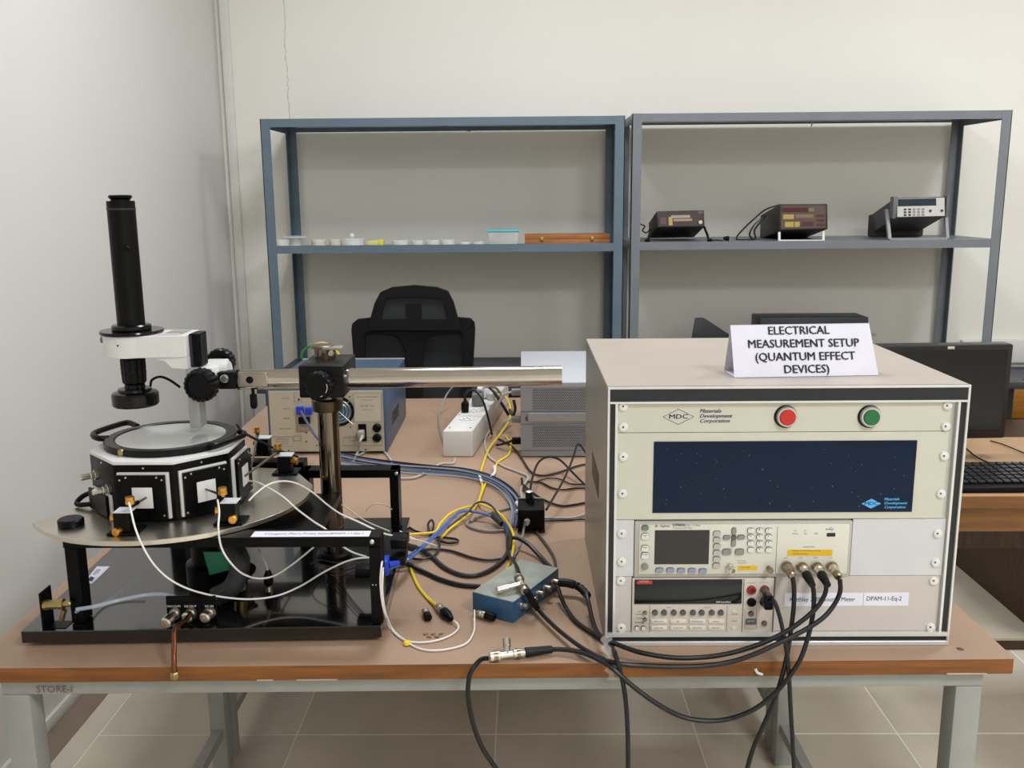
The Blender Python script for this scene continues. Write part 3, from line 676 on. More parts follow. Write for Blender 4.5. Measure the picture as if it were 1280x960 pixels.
# meter 3: grey with handle
f_ = [at_y(1119, 272), at_y(1181.5, 270.5), at_y(1119, 247), at_y(1181, 245.5)]
t = thing('bench_multimeter', 'light grey bench multimeter raised on its handle at the right end of the grey rack', 'meter', (f_[0].x+.1, 3.95, ZS2))
tilted_case(t, 'case', f_[0], f_[1], f_[2], f_[3], .26, .075, mat('meter_case_grey', '#4a4c4d', .5), .003)
facep('front_panel', .04, .03, .99, .94, mat('meter_panel_white', '#c9c8c2', .5), t, f_)
facep('display', .05, .56, .82, .92, mat('meter_lcd', '#1c2c38', .2), t, f_, .002)
for i in range(5):
    for j in range(3): facep('key', .17+i*.09, .08+j*.14, .22+i*.09, .16+j*.14, mat('meter_key', '#8b8a86', .5) if i > 1 else DGR, t, f_, .003)
for u in (.7, .93):
    p = f_[0].lerp(f_[1], u).lerp(f_[2].lerp(f_[3], u), .3); part('socket', MB().lathe([(.005, 0), (.005, .004)], p, (0, -1, 0), 12), mat('dark_socket', '#4a2a28', .4), t)
mb = MB(); bb = [at_y(1113, 249, 3.826), at_y(1119, 246, 3.826)]
L = at_y(1116, 260, 3.828)
part('front_bumper', MB().box(f_[0].x-.014, f_[0].x+.001, 3.822, 3.86, f_[0].z-.004, f_[2].z+.004, .004), mat('bumper_grey', '#6a6c6c', .6), t)
part('front_bumper', MB().box(f_[1].x-.001, f_[1].x+.008, 3.822, 3.86, f_[1].z-.004, f_[3].z+.004, .004), mat('bumper_grey', '#6a6c6c'), t)
q = [at_y(1108, 262, 3.87), at_y(1112, 299.5, 3.815), at_y(1184, 298.5, 3.815), at_y(1182, 268, 3.87)]
mb = MB(); 
for a_, b_ in ((0, 1), (1, 2), (2, 3)): mb.tube([q[a_], q[b_]], .0085, 4)
part('handle', mb, mat('handle_grey', '#8d8f8e', .5), t)
c = f_[0]+Vector((0, .26, -.075)); part('rear_bumper', MB().box(c.x-.012, c.x+.215, c.y-.03, c.y+.01, ZS2+.001, ZS2+.095, .01), mat('bumper_brown', '#3c3833', .7), t)

# ================================================================ black desk behind, things on it
t = thing('black_desk', 'long black-topped desk along the back wall under the shelf racks', 'desk', (.45, 3.9, 0))
part('desktop', MB().box(-1.04, 1.96, 3.6, 4.255, .672, .70, .003), DESKB, t)
for x in (-1.02, .44, 1.9): part('side_panel', MB().box(x, x+.03, 3.65, 4.22, .0, .672), mat('desk_dark_side', '#2d2f31', .5), t)
part('back_panel', MB().box(-.99, 1.9, 4.1, 4.12, .2, .672), mat('desk_dark_side', '#2d2f31'), t)
# tilted monitor seen edge-on
m0 = ony(864, 428, 3.95); 
t = thing('dark_monitor', 'dark slanted monitor seen edge-on behind the instrument cabinet', 'monitor', (.79, 3.95, .7005))
zt_ = ony(872, 398, 3.95).z
a0 = ony(868, 398, 3.95).x; a1 = ony(881, 398, 3.95).x; b1 = ony(914, 423, 3.95)
mb = MB(); mb.hexa([(a0-.025, 3.93, .76), (b1.x+.12, 4.0, .76), (b1.x+.10, 4.05, .76), (a0+.01, 4.0, .76), (a0, 3.94, zt_), (a1, 3.95, zt_), (a1-.005, 3.98, zt_), (a0+.005, 3.97, zt_)], .003)
part('monitor_body', mb, DGR, t)
part('stand', MB().box(a0+.03, a0+.13, 3.92, 4.06, .7002, .761, .004), DGR, t)
t = thing('dark_printer', 'black box-shaped printer standing behind the sign', 'printer', (1.18, 3.98, .7005))
zq = ony(950, 396, 3.85).z
p = [ony(950, 396, 3.85), ony(1070, 404, 3.95), None]
x0_ = ony(950, 400, 3.85).x; x1_ = ony(1095, 404, 3.85).x
part('printer_body', MB().box(x0_, x1_-.03, 3.85, 4.0, .7005, zq-.004, .006), mat('printer_black', '#222428', .45), t)
part('output_slot', MB().box(x0_+.04, x1_-.1, 3.8485, 3.851, zq-.09, zq-.07), BLKP, t)
c = ony(1094, 419, 3.84); part('button', MB().lathe([(.008, 0), (.008, .006)], (c.x-.0, 3.85, c.z), (0, -1, 0), 12), NICK, t)

# ================================================================ office chair
ch = thing('office_chair', 'black mesh office chair with headrest behind the rear table', 'chair', (-.40, 3.42, 0))
YC = 3.4
def outline(pts, y): return [ony(px, py, y) for px, py in pts]
def ring_tube(pts, r, m, name, y, n=8):
    P = spline(outline(pts, y)+[ony(pts[0][0], pts[0][1], y)], 5)[:-1]
    return part(name, MB().tube(P, r, n, closed=True), m, ch)
def sheet(pts, y, th_, m, name):
    P = outline(pts, y)
    M = Matrix(((1, 0, 0, 0), (0, 0, 1, 0), (0, 1, 0, 0), (0, 0, 0, 1)))
    return part(name, MB().prism([(p.x, p.z) for p in P], y-th_/2, y+th_/2, M=M), m, ch)
def frame(outer, inner, y, th_, m, name):
    mb = MB(); n = len(outer); O = outline(outer, y); I = outline(inner, y)
    for i in range(n):
        j = (i+1) % n; a, b_, c, d = O[i], O[j], I[j], I[i]; dy = Vector((0, th_/2, 0))
        mb.hexa([a-dy, b_-dy, c-dy, d-dy, a+dy, b_+dy, c+dy, d+dy])
    bmesh.ops.remove_doubles(mb.bm, verts=mb.bm.verts, dist=.0002)
    return part(name, mb, m, ch)
hb = YC-.03
ho = [(461, 412), (464, 396), (469, 378), (476, 365), (490, 359), (518, 356.5), (546, 359), (560, 364), (567, 378), (572, 396), (576, 412)]
hi = [(477, 399), (477, 396), (480, 382), (483, 373), (496, 371), (518, 370.5), (540, 371), (553, 373), (558, 382), (560, 396), (560, 399)]
frame(ho, hi, hb, .03, BLKF, 'headrest_frame')
sheet([(476, 400), (480, 374), (496, 370), (540, 370), (556, 374), (561, 400)], hb, .004, mat('headrest_mesh', '#262b29', .85), 'headrest_mesh')
sheet([(508, 380), (527, 380), (527, 402), (508, 402)], hb-.004, .012, BLKF, 'headrest_bracket')
bo = [(440, 412), (441, 404), (447, 399), (466, 397), (517, 396), (570, 396.5), (588, 398), (593, 403), (594, 412), (592, 450), (588, 520), (570, 545), (517, 550), (462, 545), (446, 520), (443, 450)]
bi = [(457, 417), (458, 416), (459, 415.5), (466, 415), (517, 415), (570, 414), (577, 414.5), (578, 415.5), (578.5, 417), (578, 450), (575, 512), (562, 530), (517, 533), (470, 530), (459, 512), (457, 450)]
frame(bo, bi, YC, .03, BLKF, 'backrest_frame')
sheet([(456, 414), (580, 414), (576, 514), (560, 532), (472, 532), (458, 514)], YC+.004, .004, mat('backrest_mesh', '#202326', .85), 'backrest_mesh')
sheet([(464, 414), (576, 412), (565, 414.5), (545, 417), (533, 424), (529, 440), (528, 530), (508, 530), (508, 440), (504, 426), (495, 418), (480, 415.5)], YC-.012, .016, BLKF, 'back_spine')
part('seat', MB().box(-.64, -.15, 3.43, 3.86, .44, .50, .025, 3), FAB, ch)
part('gas_column', MB().cyl((-.395, 3.65, .1), (-.395, 3.65, .44), .025), BLKP, ch)
for k in range(5):
    a = 2*PI*k/5+.3; e = Vector((-.395+.28*math.cos(a), 3.65+.28*math.sin(a), .085))
    o = part('base_arm', MB().tube([(-.395, 3.65, .12), e], [.022, .014], 6), BLKP, ch)
    part('caster', MB().cyl(e+Vector((-.015, 0, -.058)), e+Vector((.015, 0, -.058)), .027, n=14), BLKP, o)
part('back_bracket', MB().tube([(-.395, 3.4, .62), (-.395, 3.44, .45), (-.395, 3.6, .42)], .02, 8), BLKP, ch)

# ================================================================ right-hand computer desk
t = thing('computer_desk', 'light wood computer desk to the right of the lab tables', 'desk', (1.6, 2.35, 0))
y0_ = onz(1240, 620, .75).y
part('desktop', MB().box(.86, 2.4, y0_, 2.575, .722, .75, .002), WOODL, t)
part('front_edge', MB().box(.86, 2.4, y0_-.004, y0_, .722, .75, .001), WOODD, t)
part('apron', MB().box(.9, 2.36, y0_+.03, y0_+.05, .655, .722), WOODD, t)
for x in (2.34,): part('side_panel', MB().box(x, x+.03, y0_+.02, 2.56, .0, .722), WOODK, t)
part('modesty_panel', MB().box(.91, 2.34, 2.5, 2.52, .45, .722), WOODK, t)
t = thing('computer_monitor', 'black flat monitor standing on the light wood desk', 'monitor', (1.02, 2.42, .7505))
YM = 2.36
mz1 = ony(1262, 430, YM).z; mz0 = ony(1262, 548, YM).z; mx1 = ony(1264, 470, YM).x; mx0 = mx1-.49
Mr = Matrix.Translation((mx1, YM, 0)) @ Matrix.Rotation(math.radians(2.5), 4, 'Z') @ Matrix.Translation((-mx1, -YM, 0))
part('housing', MB().box(mx0, mx1, YM, YM+.045, mz0, mz1, .006, M=Mr), mat('monitor_black', '#0b0c0e', .3), t)
part('screen', MB().box(mx0+.016, mx1-.014, YM-.001, YM+.001, mz0+.022, mz1-.014, M=Mr), mat('screen_black', '#070809', .15), t)
part('bezel_line', MB().box(mx0+.006, mx1-.012, YM-.0015, YM+.001, mz0+.018, mz0+.0195, M=Mr), DGR, t)
part('maker_badge', MB().box(mx0+.245-.01+.085, mx0+.245+.008+.085, YM-.002, YM+.001, mz1-.011, mz1-.004, .001, M=Mr), NICK, t)
part('stand_neck', MB().box(mx0+.2, mx0+.29, YM+.03, YM+.06, .765, mz0+.1, .005, M=Mr), BLKP, t)
part('stand_base', MB().box(mx0+.13, mx0+.36, YM-.04, YM+.13, .7502, .768, .006, M=Mr), BLKP, t)
# keyboard
kz = .7505
k0 = onz(1199, 609, .765); k1 = onz(1283, 606, .765)
kb = thing('keyboard', 'black computer keyboard in front of the black monitor', 'keyboard', (1.08, 2.15, kz))
ky0 = k0.y; kx0 = .82; kx1 = 1.27
part('keyboard_body', MB().hexa([(kx0, ky0, kz), (kx1, ky0, kz), (kx1, ky0+.165, kz), (kx0, ky0+.165, kz), (kx0, ky0, kz+.014), (kx1, ky0, kz+.014), (kx1, ky0+.165, kz+.026), (kx0, ky0+.165, kz+.026)], .003), BLKP, kb)
mb = MB()
for r_ in range(6):
    for i in range(22):
        xk = kx0+.012+i*.0195; yk = ky0+.022+r_*.0225; zz = kz+.0145+(yk-ky0)/.165*.012
        mb.box(xk, xk+.0165, yk, yk+.018, zz, zz+.006, .0015, 1)
o = part('keys', mb, mat('key_black', '#1e1f22', .35), kb); o['kind'] = 'stuff'
cable([(1207, 560, .755), (1222, 572, .756), (1242, 581, .757)], .0022, WIREK, 'black lead with a moulded end lying behind the keyboard')
c = onz(1245, 582, .757); tag(part('cable_plug', MB().cyl((c.x-.012, c.y+.01, .7575), (c.x+.014, c.y-.006, .7575), .006, .005, 10), BLKP), 'small black plug behind the keyboard', 'plug')
cable([(1238, 551, .754), (1255, 556, .754), (1282, 567, .754)], .0018, WIREK, 'thin black lead crossing the wooden desk beneath the monitor')
# dark cabinet on pale platform, under and beyond the desk
t = thing('pale_platform', 'low pale stone platform with dark front on the floor right of the table', 'platform', (1.7, 3.1, 0))
part('platform_top', MB().box(.95, 2.6, 2.778, 3.575, .034, .042), STONE, t)
part('platform_front', MB().box(.955, 2.6, 2.782, 3.57, .001, .034), WOODK, t)
t = thing('dark_pedestal', 'dark brown wooden pedestal cabinet standing on the pale platform', 'cabinet', (2.0, 3.1, .0425))
part('carcass', MB().box(1.63, 2.5, 2.79, 3.57, .0425, .56, .002), WOODK, t)
part('door', MB().box(1.66, 2.06, 2.775, 2.7895, .07, .54, .002), WOODK, t)
# wooden drawer cabinet in the far right corner
t = thing('drawer_cabinet', 'orange wooden drawer cabinet with blue-black top in the far right corner', 'cabinet', (2.9, 4.08, 0))
cz = ony(1270, 474, 3.95).z
part('cabinet_top', MB().box(2.02, 3.9, 3.945, 4.235, cz-.02, cz), mat('blue_black_top', '#2b3442', .4), t)
part('carcass', MB().box(2.03, 3.89, 3.97, 4.225, .0, cz-.02), WOODC, t)
for i in range(4):
    for j in range(3):
        x = 2.04+i*.463; z1q = cz-.03-j*.15
        d = part('drawer', MB().box(x, x+.455, 3.957, 3.9695, z1q-.143, z1q, .002), WOODC, t)
        part('drawer_pull', MB().box(x+.19, x+.27, 3.945, 3.9565, z1q-.075, z1q-.065, .002), NICKD, d)

# ================================================================ probe station
ST = thing('probe_station', 'black probe station with octagonal chamber on a steel platen and black base plate', 'probe station', (-.5, 1.6, .7502), rz=math.radians(1.2))
def sb(mb_or, name, m, par=ST): return part(name, mb_or, m, par)
Rz = Matrix.Translation((-.5, 1.36, 0)) @ Matrix.Rotation(math.radians(1.6), 4, 'Z') @ Matrix.Translation((.5, -1.36, 0))
bpz = .776
base = sb(MB().box(-.772, -.221, 1.343, 1.845, .7565, bpz, .0012, 1, M=Rz), 'base_plate', BLKG)
for x, y in ((-.75, 1.38), (-.25, 1.38), (-.75, 1.8), (-.25, 1.8)): sb(MB().cyl((x, y, .7502), (x, y, .7566), .012, n=16), 'rubber_foot', BLKR, base)
# front frame
ztop = .9165
f1 = sb(MB().box(-.705, -.2185, 1.360, 1.397, .901, ztop, .0008, 1), 'front_bar', BLK)
sb(MB().box(-.236, -.2185, 1.358, 1.396, bpz+.0005, .901, .0008, 1), 'post', BLK); sb(MB().box(-.7045, -.685, 1.362, 1.392, bpz+.001, .901, .0008, 1), 'post', BLK)
sb(MB().box(-.705, -.575, 1.40, 1.60, .9, ztop, .0008, 1), 'side_bar', BLK)
sb(MB().box(-.61, -.33, 1.402, 1.63, .885, .900, .0008, 1), 'support_plate', BLK)
sb(MB().box(-.43, -.245, 1.775, 1.812, .897-.013+.0, .9, .0008, 1), 'rear_bar', BLK)
sb(MB().box(-.262, -.245, 1.772, 1.812, bpz+.003, .9, .0008, 1), 'post', BLK); sb(MB().box(-.445, -.42, 1.775, 1.812, bpz+.003, .9, .0008, 1), 'post', BLK)
sb(MB().box(-.705, -.675, 1.775, 1.812, bpz-.001, .9165, .0008, 1), 'post', BLK); sb(MB().box(-.675, -.43, 1.775, 1.812, .9, .9165, .0008, 1), 'rear_bar', BLK)
for (px, py, y) in ((465, 677.5, 1.357), (495.5, 592, 1.771)):
    c = ony(px, py, y); sb(MB().lathe([(.0038, 0), (.0034, .0015), (.002, .0025)], c, (0, -1, 0), 16), 'screw', NICK)
for (px, py) in ((466, 731), (470, 731)): c = ony(px, py, 1.356); sb(MB().lathe([(.001, 0), (.001, .001)], c, (0, -1, 0), 8), 'screw', NICK)
# label strip on the front bar
a = onz(310, 671, ztop+.0004); b_ = onz(464, 662, ztop+.0004); dv = onz(409, 668, ztop)
lb = sb(MB().box(a.x+.004, b_.x+.001, 1.3635, 1.3875, ztop+.0001, ztop+.0005), 'paper_label', PAPER, f1)
MT = Matrix.Identity(4)
text('Cryogenic Micro Probe Station', .0105, Vector((a.x+.022, 1.3755, ztop+.0009)), INKG, f1, M=MT, align='LEFT', sx=.8)
text('DPAM-11-Eq-1', .0105, Vector((dv.x+.005, 1.3755, ztop+.0009)), INKG, f1, M=MT, align='LEFT', sx=.8)
# steel platen
arc = []
cx_, cy_, R_ = -.590, 1.553, .234
for k in range(0, 33):
    th_ = math.radians(219-k*(219+10-360+258)/32*1.0) if False else math.radians(218+k*(372-218)/32)
    rr = R_*(1-.06*max(0, math.cos(th_-math.radians(335))))
    arc.append((cx_+rr*math.cos(th_), cy_+rr*math.sin(th_)))
arc += [(-.43, 1.70), (-.55, 1.72), (-.66, 1.68), (-.715, 1.53)]
sb(MB().prism(arc, .917, .925, .0006), 'platen', PLATE)
# octagonal chamber
OC = Vector((-.5955, 1.532, 0)); Ri = .1138
def octo(r, ph=0): return [(OC.x+r/math.cos(PI/8)*math.cos(PI/8+k*PI/4+ph), OC.y+r/math.cos(PI/8)*math.sin(PI/8+k*PI/4+ph)) for k in range(8)]
chm = sb(MB().prism(octo(Ri), .9255, 1.0155, .0006), 'chamber_body', BLK)
sb(MB().prism(octo(Ri+.0005), 1.0157, 1.0215, .0008), 'chamber_top', WHT)
def face_M(k):   # local frame on chamber side k: x along side, y up, z outward
    a = k*PI/4; n_ = Vector((math.cos(a), math.sin(a), 0)); x_ = Vector((-math.sin(a), math.cos(a), 0)); y_ = Vector((0, 0, 1))
    if x_.cross(y_).dot(n_) < 0: x_ = -x_
    M = Matrix((x_, y_, n_)).transposed().to_4x4(); M.translation = OC+n_*Ri+Vector((0, 0, .9705)); return M
for k in (6, 7, 0, 5):
    M = face_M(k)
    if k == 5: # left front face: short panel
        sb(MB().box(-.038, .036, -.042, -.006, .0005, .004, .0006, 1, M=M), 'port_gasket', WHT, chm)
        sb(MB().box(-.044, .028, -.044, -.009, .0042, .009, .0006, 1, M=M), 'port_plate', BLK, chm)
        continue
    g = .0405
    sb(MB().box(-g, g, -.041, .034, .0005, .0055, .0005, 1, M=M), 'port_gasket', WHT, chm)
    fx0, fx1 = (-g+.001, g-.004) if k == 6 else (-g+.004, g-.0005)
    pt = sb(MB().box(fx0-.001 if k == 6 else fx0, fx1, -.0425, .031, .0058, .011, .0006, 1, M=M), 'port_plate', BLK)
    sb(MB().box(-.016, .016, -.022, .012, .0105, .0125, .0015, 2, M=M), 'port_window', WHT, pt)
    for (u, v) in ((-.034, .024), (.032, .024), (.032, -.034), (-.034, -.034), (.024, .028), (-.024, .028)):
        sb(MB().lathe([(.0017, 0), (.0015, .001)], M @ Vector((u, v, .011)), M.to_3x3() @ Vector((0, 0, 1)), 10), 'screw', NICK, pt)
for k, off in ((6, -.0), (7, 0), (5, .0)):
    M = face_M(k); sb(MB().lathe([(.0017, 0), (.0015, .001)], M @ Vector((off, .040, 0)), M.to_3x3() @ Vector((0, 0, 1)), 10), 'screw', NICK, chm)
M = face_M(5)
for (u, v) in ((-.022, .016), (.026, .002)):
    d_ = M.to_3x3() @ Vector((0, 0, 1)); p = M @ Vector((u, v, 0))
    sb(MB().lathe([(.0085, 0), (.0085, .005), (.0065, .005), (.0065, .011), (.0052, .012), (.0052, .026), (.0045, .027)], p, d_, 6), 'gas_fitting', NICK, chm)
# ring with viewing window
rng = sb(MB().lathe([(.107, 0), (.107, .0085), (.105, .0105), (.0915, .0105), (.0885, .0085), (.0885, .0)], OC+Vector((0, .013, 1.0217)), n=72), 'window_ring', mat('black_ring', '#0a0b0d', .3, spec=.25))
sb(MB().lathe([(.0885, 0.0075), (.0885, .0092)], OC+Vector((0, .013, 1.0217)), n=64), 'viewing_window', WINDOW)
zr = 1.031
P_ = [onz(172, 533, zr-.002), onz(163, 529, zr), onz(155, 529, zr), onz(135, 535, zr), onz(119, 541, zr), onz(117, 545, zr), onz(124, 548, zr), onz(136, 548, zr-.002)]
sb(MB().tube(spline(P_, 4), .0052, 8), 'lid_handle', BLKP)
P_ = [onz(262, 556, zr), onz(268, 557, zr), onz(280, 553, zr), onz(303, 545, zr), onz(305, 541, zr), onz(298, 540, zr)]
sb(MB().tube(spline(P_, 4), .0045, 8), 'lid_handle', BLKP)
P_ = [ony(116, 615, 1.5), ony(104, 620, 1.5), ony(96, 628, 1.49), ony(99, 631, 1.48), ony(115, 630, 1.475)]
sb(MB().tube(spline(P_, 4), .0042, 8), 'side_handle', BLKP)
c = onz(152, 570, 1.0216); sb(MB().lathe([(.004, 0), (.0055, .004), (.0055, .009), (.003, .011)], c, (0, 0, 1), 8), 'vent_screw', DBRASS)
# lower parts under the platen
sb(MB().lathe([(.05, 0), (.05, .035), (.04, .04), (.04, .108)], (-.53, 1.53, bpz+.001), n=32), 'chamber_column', BLK)
sb(MB().tube(spline([(-.49, 1.46, .875), (-.46, 1.44, .85), (-.47, 1.43, .81), (-.50, 1.43, .79)], 5), .016, 12), 'vacuum_hose', DGR)
gp = [onz(255, 692, .885), onz(303, 690, .885), onz(303, 690, .885), onz(262, 720, .885)]
mb = MB(); g0 = ony(254, 690, 1.44); g1 = ony(302, 690, 1.44); g2 = ony(305, 708, 1.44); g3 = ony(262, 719, 1.44); dy = Vector((0, .003, 0))
mb.hexa([g3, g2, g2+dy, g3+dy, g0, g1, g1+dy, g0+dy]); sb(mb, 'circuit_board', GREENP)
sb(MB().lathe([(.011, 0), (.011, .018), (.014, .018), (.014, .028)], ony(300, 735, 1.47), (0, -.3, 1), 14), 'brass_fitting', DBRASS)
sb(MB().lathe([(.009, 0), (.009, .012), (.012, .014), (.012, .02)], ony(308, 720, 1.5), (.4, -.3, 1), 14), 'brass_fitting', COPPER)
# gas and vacuum ports
a = ony(207, 748, 1.372); b_ = ony(272, 788, 1.372)
pp = sb(MB().box(a.x, b_.x, 1.372, 1.376, bpz+.0005, a.z+.003, .0005, 1), 'port_panel', BLK)
for (s_, px) in (('VACUUM', 217), ('N2 OUT', 238), ('N2 IN', 261.5)): text(s_, .0052, ony(px, 758, 1.3715), WHITEP, pp, bold=.00005)
for (px, py, L_) in ((220, 766, .03), (240, 765.5, .016), (263, 765, .018)):
    c = ony(px, py, 1.372)
    sb(MB().lathe([(.0095, 0), (.0095, .005), (.007, .005), (.007, L_*.55), (.009, L_*.55), (.009, L_), (.0065, L_+.002), (.0035, L_+.002), (.0035, L_-.003)], (c.x, 1.3718, c.z), (-.2, -1, -.12), 12), 'gas_port', NICK)
# left bracket with brass coupling
c = ony(62, 783, 1.36)
br = sb(MB().box(-.7425, -.7395, 1.344, 1.378, bpz-.003, bpz+.058, .0006, 1), 'bracket', BLK)
sb(MB().box(-.7395, -.7055, 1.345, 1.372, bpz-.002, bpz+.001, .0004, 1), 'bracket_foot', BLK, br)
cz_ = Vector((-.739, 1.3525, bpz+.036))
sb(MB().lathe([(.0085, 0), (.0085, .006), (.0075, .006), (.0075, .024), (.0085, .024), (.0085, .03), (.005, .031), (.005, .04), (.0035, .042)], cz_, (1, 0, .05), 10), 'brass_coupling', DBRASS, br)
sb(MB().lathe([(.004, 0), (.004, .02)], cz_+Vector((.03, 0, -.008)), (-.4, .1, -1), 10), 'brass_elbow', DBRASS, br)
# sticker on the base plate (flat lettered label)
a = onz(108, 730, bpz+.0004); q = [onz(106, 727, bpz+.0006), onz(115, 730, bpz+.0006), onz(137, 708, bpz+.0006), onz(121, 708, bpz+.0006)]
mb = MB(); mb.hexa([p-Vector((0, 0, .0005)) for p in q]+[p for p in q]); st_ = sb(mb, 'sticker', PAPER, base)
u_ = (q[1]-q[0]); mb = MB(); v_ = (q[3]-q[0])
for (s0, t0, s1, t1) in ((.25, .5, .32, .85), (.45, .5, .52, .9), (.65, .6, .72, .9)):
    pz = [q[0]+u_*s0+v_*t0, q[0]+u_*s1+v_*t0, q[0]+u_*s1+v_*t1, q[0]+u_*s0+v_*t1]; up_ = Vector((0, 0, .0003)); mb.hexa([p for p in pz]+[p+up_ for p in pz])
pz = [q[0]+u_*.2+v_*.12, q[0]+u_*.75+v_*.12, q[0]+u_*.75+v_*.36, q[0]+u_*.2+v_*.36]; mb.hexa([p for p in pz]+[p+Vector((0, 0, .0003)) for p in pz])
sb(mb, 'sticker_print', INKB, base)
# adapters at the right-hand side post
bx = ony(474, 693, 1.42)
sb(MB().box(-.217, -.19, 1.45, 1.49, .862, .878, .002), 'side_socket', BLKP); sb(MB().box(-.217, -.192, 1.44, 1.48, .838, .853, .002), 'side_socket', BLKP)

# ---- round knob on platen
c = onz(89, 656, .9252)
k_ = part('fluted_knob', MB().lathe([(.019, 0), (.0195, .003), (.0195, .009), (.017, .011)], c, n=36, knurl=.0), BLKP); tag(k_, 'round black knob lying on the left end of the steel platen', 'knob')

# ---- micromanipulators
def manip(label, bx, by, fx, px_rod, sgn, mode):
    """block with three brass knobs; bx,by platen position"""
    z = .9255; t = thing('micromanipulator', label, 'manipulator', (bx, by, z), group='micropositioners on the platen')
    return t
def put_manip(label, c, rz_, tip, topknob, knobs, s=1.0):
    z = .9255; t = thing('micromanipulator', label, 'manipulator', (c[0], c[1], z), rz=rz_, group='micromanipulators around the chamber')
    L = lambda mb, n_, m: part(n_, mb, m, t, local=True)
    L(MB().box(-.024*s, .022*s, -.018, .024, 0, .003, .001, 1), 'magnetic_base', BLK)
    L(MB().box(-.014*s, .010*s, -.012, .012, .0032, .030*s+.003, .001, 1), 'block', BLKP)
    L(MB().box(-.013*s, .013*s, -.012, .013, .0335, .0355, .0004, 1), 'name_plate', mat('pale_plate', '#c9ccd2', .5))
    Mi = W[t].inverted()
    for (p, d_) in knobs:
        p = Vector(p); d_ = Vector(d_)
        L(MB().lathe([(.003, -.006), (.003, 0), (.0068, .0), (.0068, .010), (.0055, .011), (.002, .011), (.002, .010)], p, d_, 20, knurl=.06), 'brass_knob', BRASS)
    tp = Mi @ Vector(tip); st = Vector(topknob)
    L(MB().tube([st, st.lerp(tp, .45), tp], [.0028, .0022, .0018], 10), 'probe_arm', NICKD if False else mat('steel_arm', '#7c7468', .3, .9))
    L(MB().lathe([(.0035, 0), (.0035, .016)], st, tp-st, 10), 'arm_clamp', BLKP)
    L(MB().lathe([(.0025, -.004), (.0025, 0), (.0072, .0), (.0072, .004), (.006, .005), (.0068, .006), (.0068, .011)], st+Vector((-.002, -.001, .003)), (0, 0, 1), 20, knurl=.06), 'brass_knob', BRASS)
    return t
m1 = onz(155, 668, .925)
Mf = face_M(6); tipA = Mf @ Vector((.006, -.004, .013))
put_manip('front micromanipulator left of the chamber corner, white wire at its brass knob', (m1.x, m1.y+.01), 0, tipA, (.011, .002, .0415), [((-.013, .004, .021), (-1, -.1, 0)), ((-.006, -.010, .006), (-.3, -1, 0))])
m2 = onz(290, 656, .925); Mf = face_M(7); tipB = Mf @ Vector((-.002, -.002, .013))
put_manip('front micromanipulator below the right chamber window, round black foot', (m2.x-.004, m2.y+.012), 0, tipB, (-.010, .004, .0415), [((-.013, -.002, .019), (-1, -.2, 0)), ((.006, -.010, .010), (.2, -1, 0))])
m3 = onz(358, 592, .925); Mf = face_M(0); tipC = Mf @ Vector((-.01, -.005, .013))
put_manip('rear micromanipulator on the right wing of the platen, long grey probe arm', (m3.x, m3.y+.005), 0, tipC, (-.012, .0, .0415), [((.010, 0, .022), (1, -.15, 0))])
m4 = onz(318, 575, .925); tipD = Mf @ Vector((.03, .0, .013))
put_manip('rearmost micromanipulator half hidden behind the chamber', (m4.x+.01, m4.y+.04), 0, tipD, (-.012, .0, .0415), [((-.013, .01, .022), (-1, .1, 0))])

# ================================================================ boom stand
bs = thing('boom_stand', 'polished steel boom stand with black clamp block and horizontal tube', 'stand', (-.349, 1.642, .7765))
PXc, PYc = -.349, 1.642
part('pole', MB().cyl((PXc, PYc, .7768), (PXc, PYc, 1.166), .019, n=40), CHROME_REFL, bs)
part('pole_flange', MB().lathe([(.032, 0), (.032, .006), (.028, .009), (.0195, .009)], (PXc, PYc, .7768), n=32), BLKP, bs)
part('stop_collar', MB().lathe([(.0195, 0), (.027, .0), (.0275, .002), (.0275, .019), (.0195, .022)], (PXc, PYc, 1.052), n=36), mat('bronze_collar', '#4d4034', .3, .8), bs)
cb = part('clamp_block', MB().box(-.3765, -.3005, 1.552, 1.672, 1.0925, 1.1475, .003), mat('black_anodised', '#09090b', .3, spec=.2), bs)
c = ony(402, 480, 1.552)
part('clamp_knob', MB().lathe([(.010, 0), (.010, .008), (.0245, .008), (.0255, .012), (.0240, .026), (.021, .028), (.018, .027)], (c.x, 1.552, c.z), (-.05, -1, 0), 36, knurl=.06), BLKP, bs, ang=8)
# white tick marks on knob
mb = MB(); kc = Vector((c.x-.0014, 1.552-.0284, c.z))
for a0, a1 in ((-60, -75), (-35, 20)):
    pts_ = [kc+Vector((.0165*math.cos(math.radians(a0+(a1-a0)*i/5)), 0, .0165*math.sin(math.radians(a0+(a1-a0)*i/5)))) for i in range(6)]
    mb.tube(pts_, .0006, 4)
part('knob_mark', mb, WHITEP, bs)
TZ = 1.1195; TY = 1.592
tb = part('boom_tube', MB().lathe([(.0172, 0), (.0172, .553), (.0150, .553), (.0150, .545)], (-.486, TY, TZ-.002), (1, 0, .006), 40), CHROME, bs)
part('tube_end_flat', MB().box(-.486, -.436, TY-.0178, TY-.010, TZ-.012, TZ+.013, .002), mat('flat_steel', '#9c948a', .3, .9), bs)
part('tube_collar', MB().lathe([(.0178, 0), (.0178, .004)], (-.490, TY, TZ-.002), (1, 0, 0), 32), BLKP, bs)
c = ony(312, 475, TY-.018); part('set_screw', MB().lathe([(.0062, 0), (.0062, .0008), (.0035, .0008), (.003, .0002)], (c.x, TY-.0178, c.z), (0, -1, 0), 20), BLKP, bs)
c = ony(316, 487, TY)
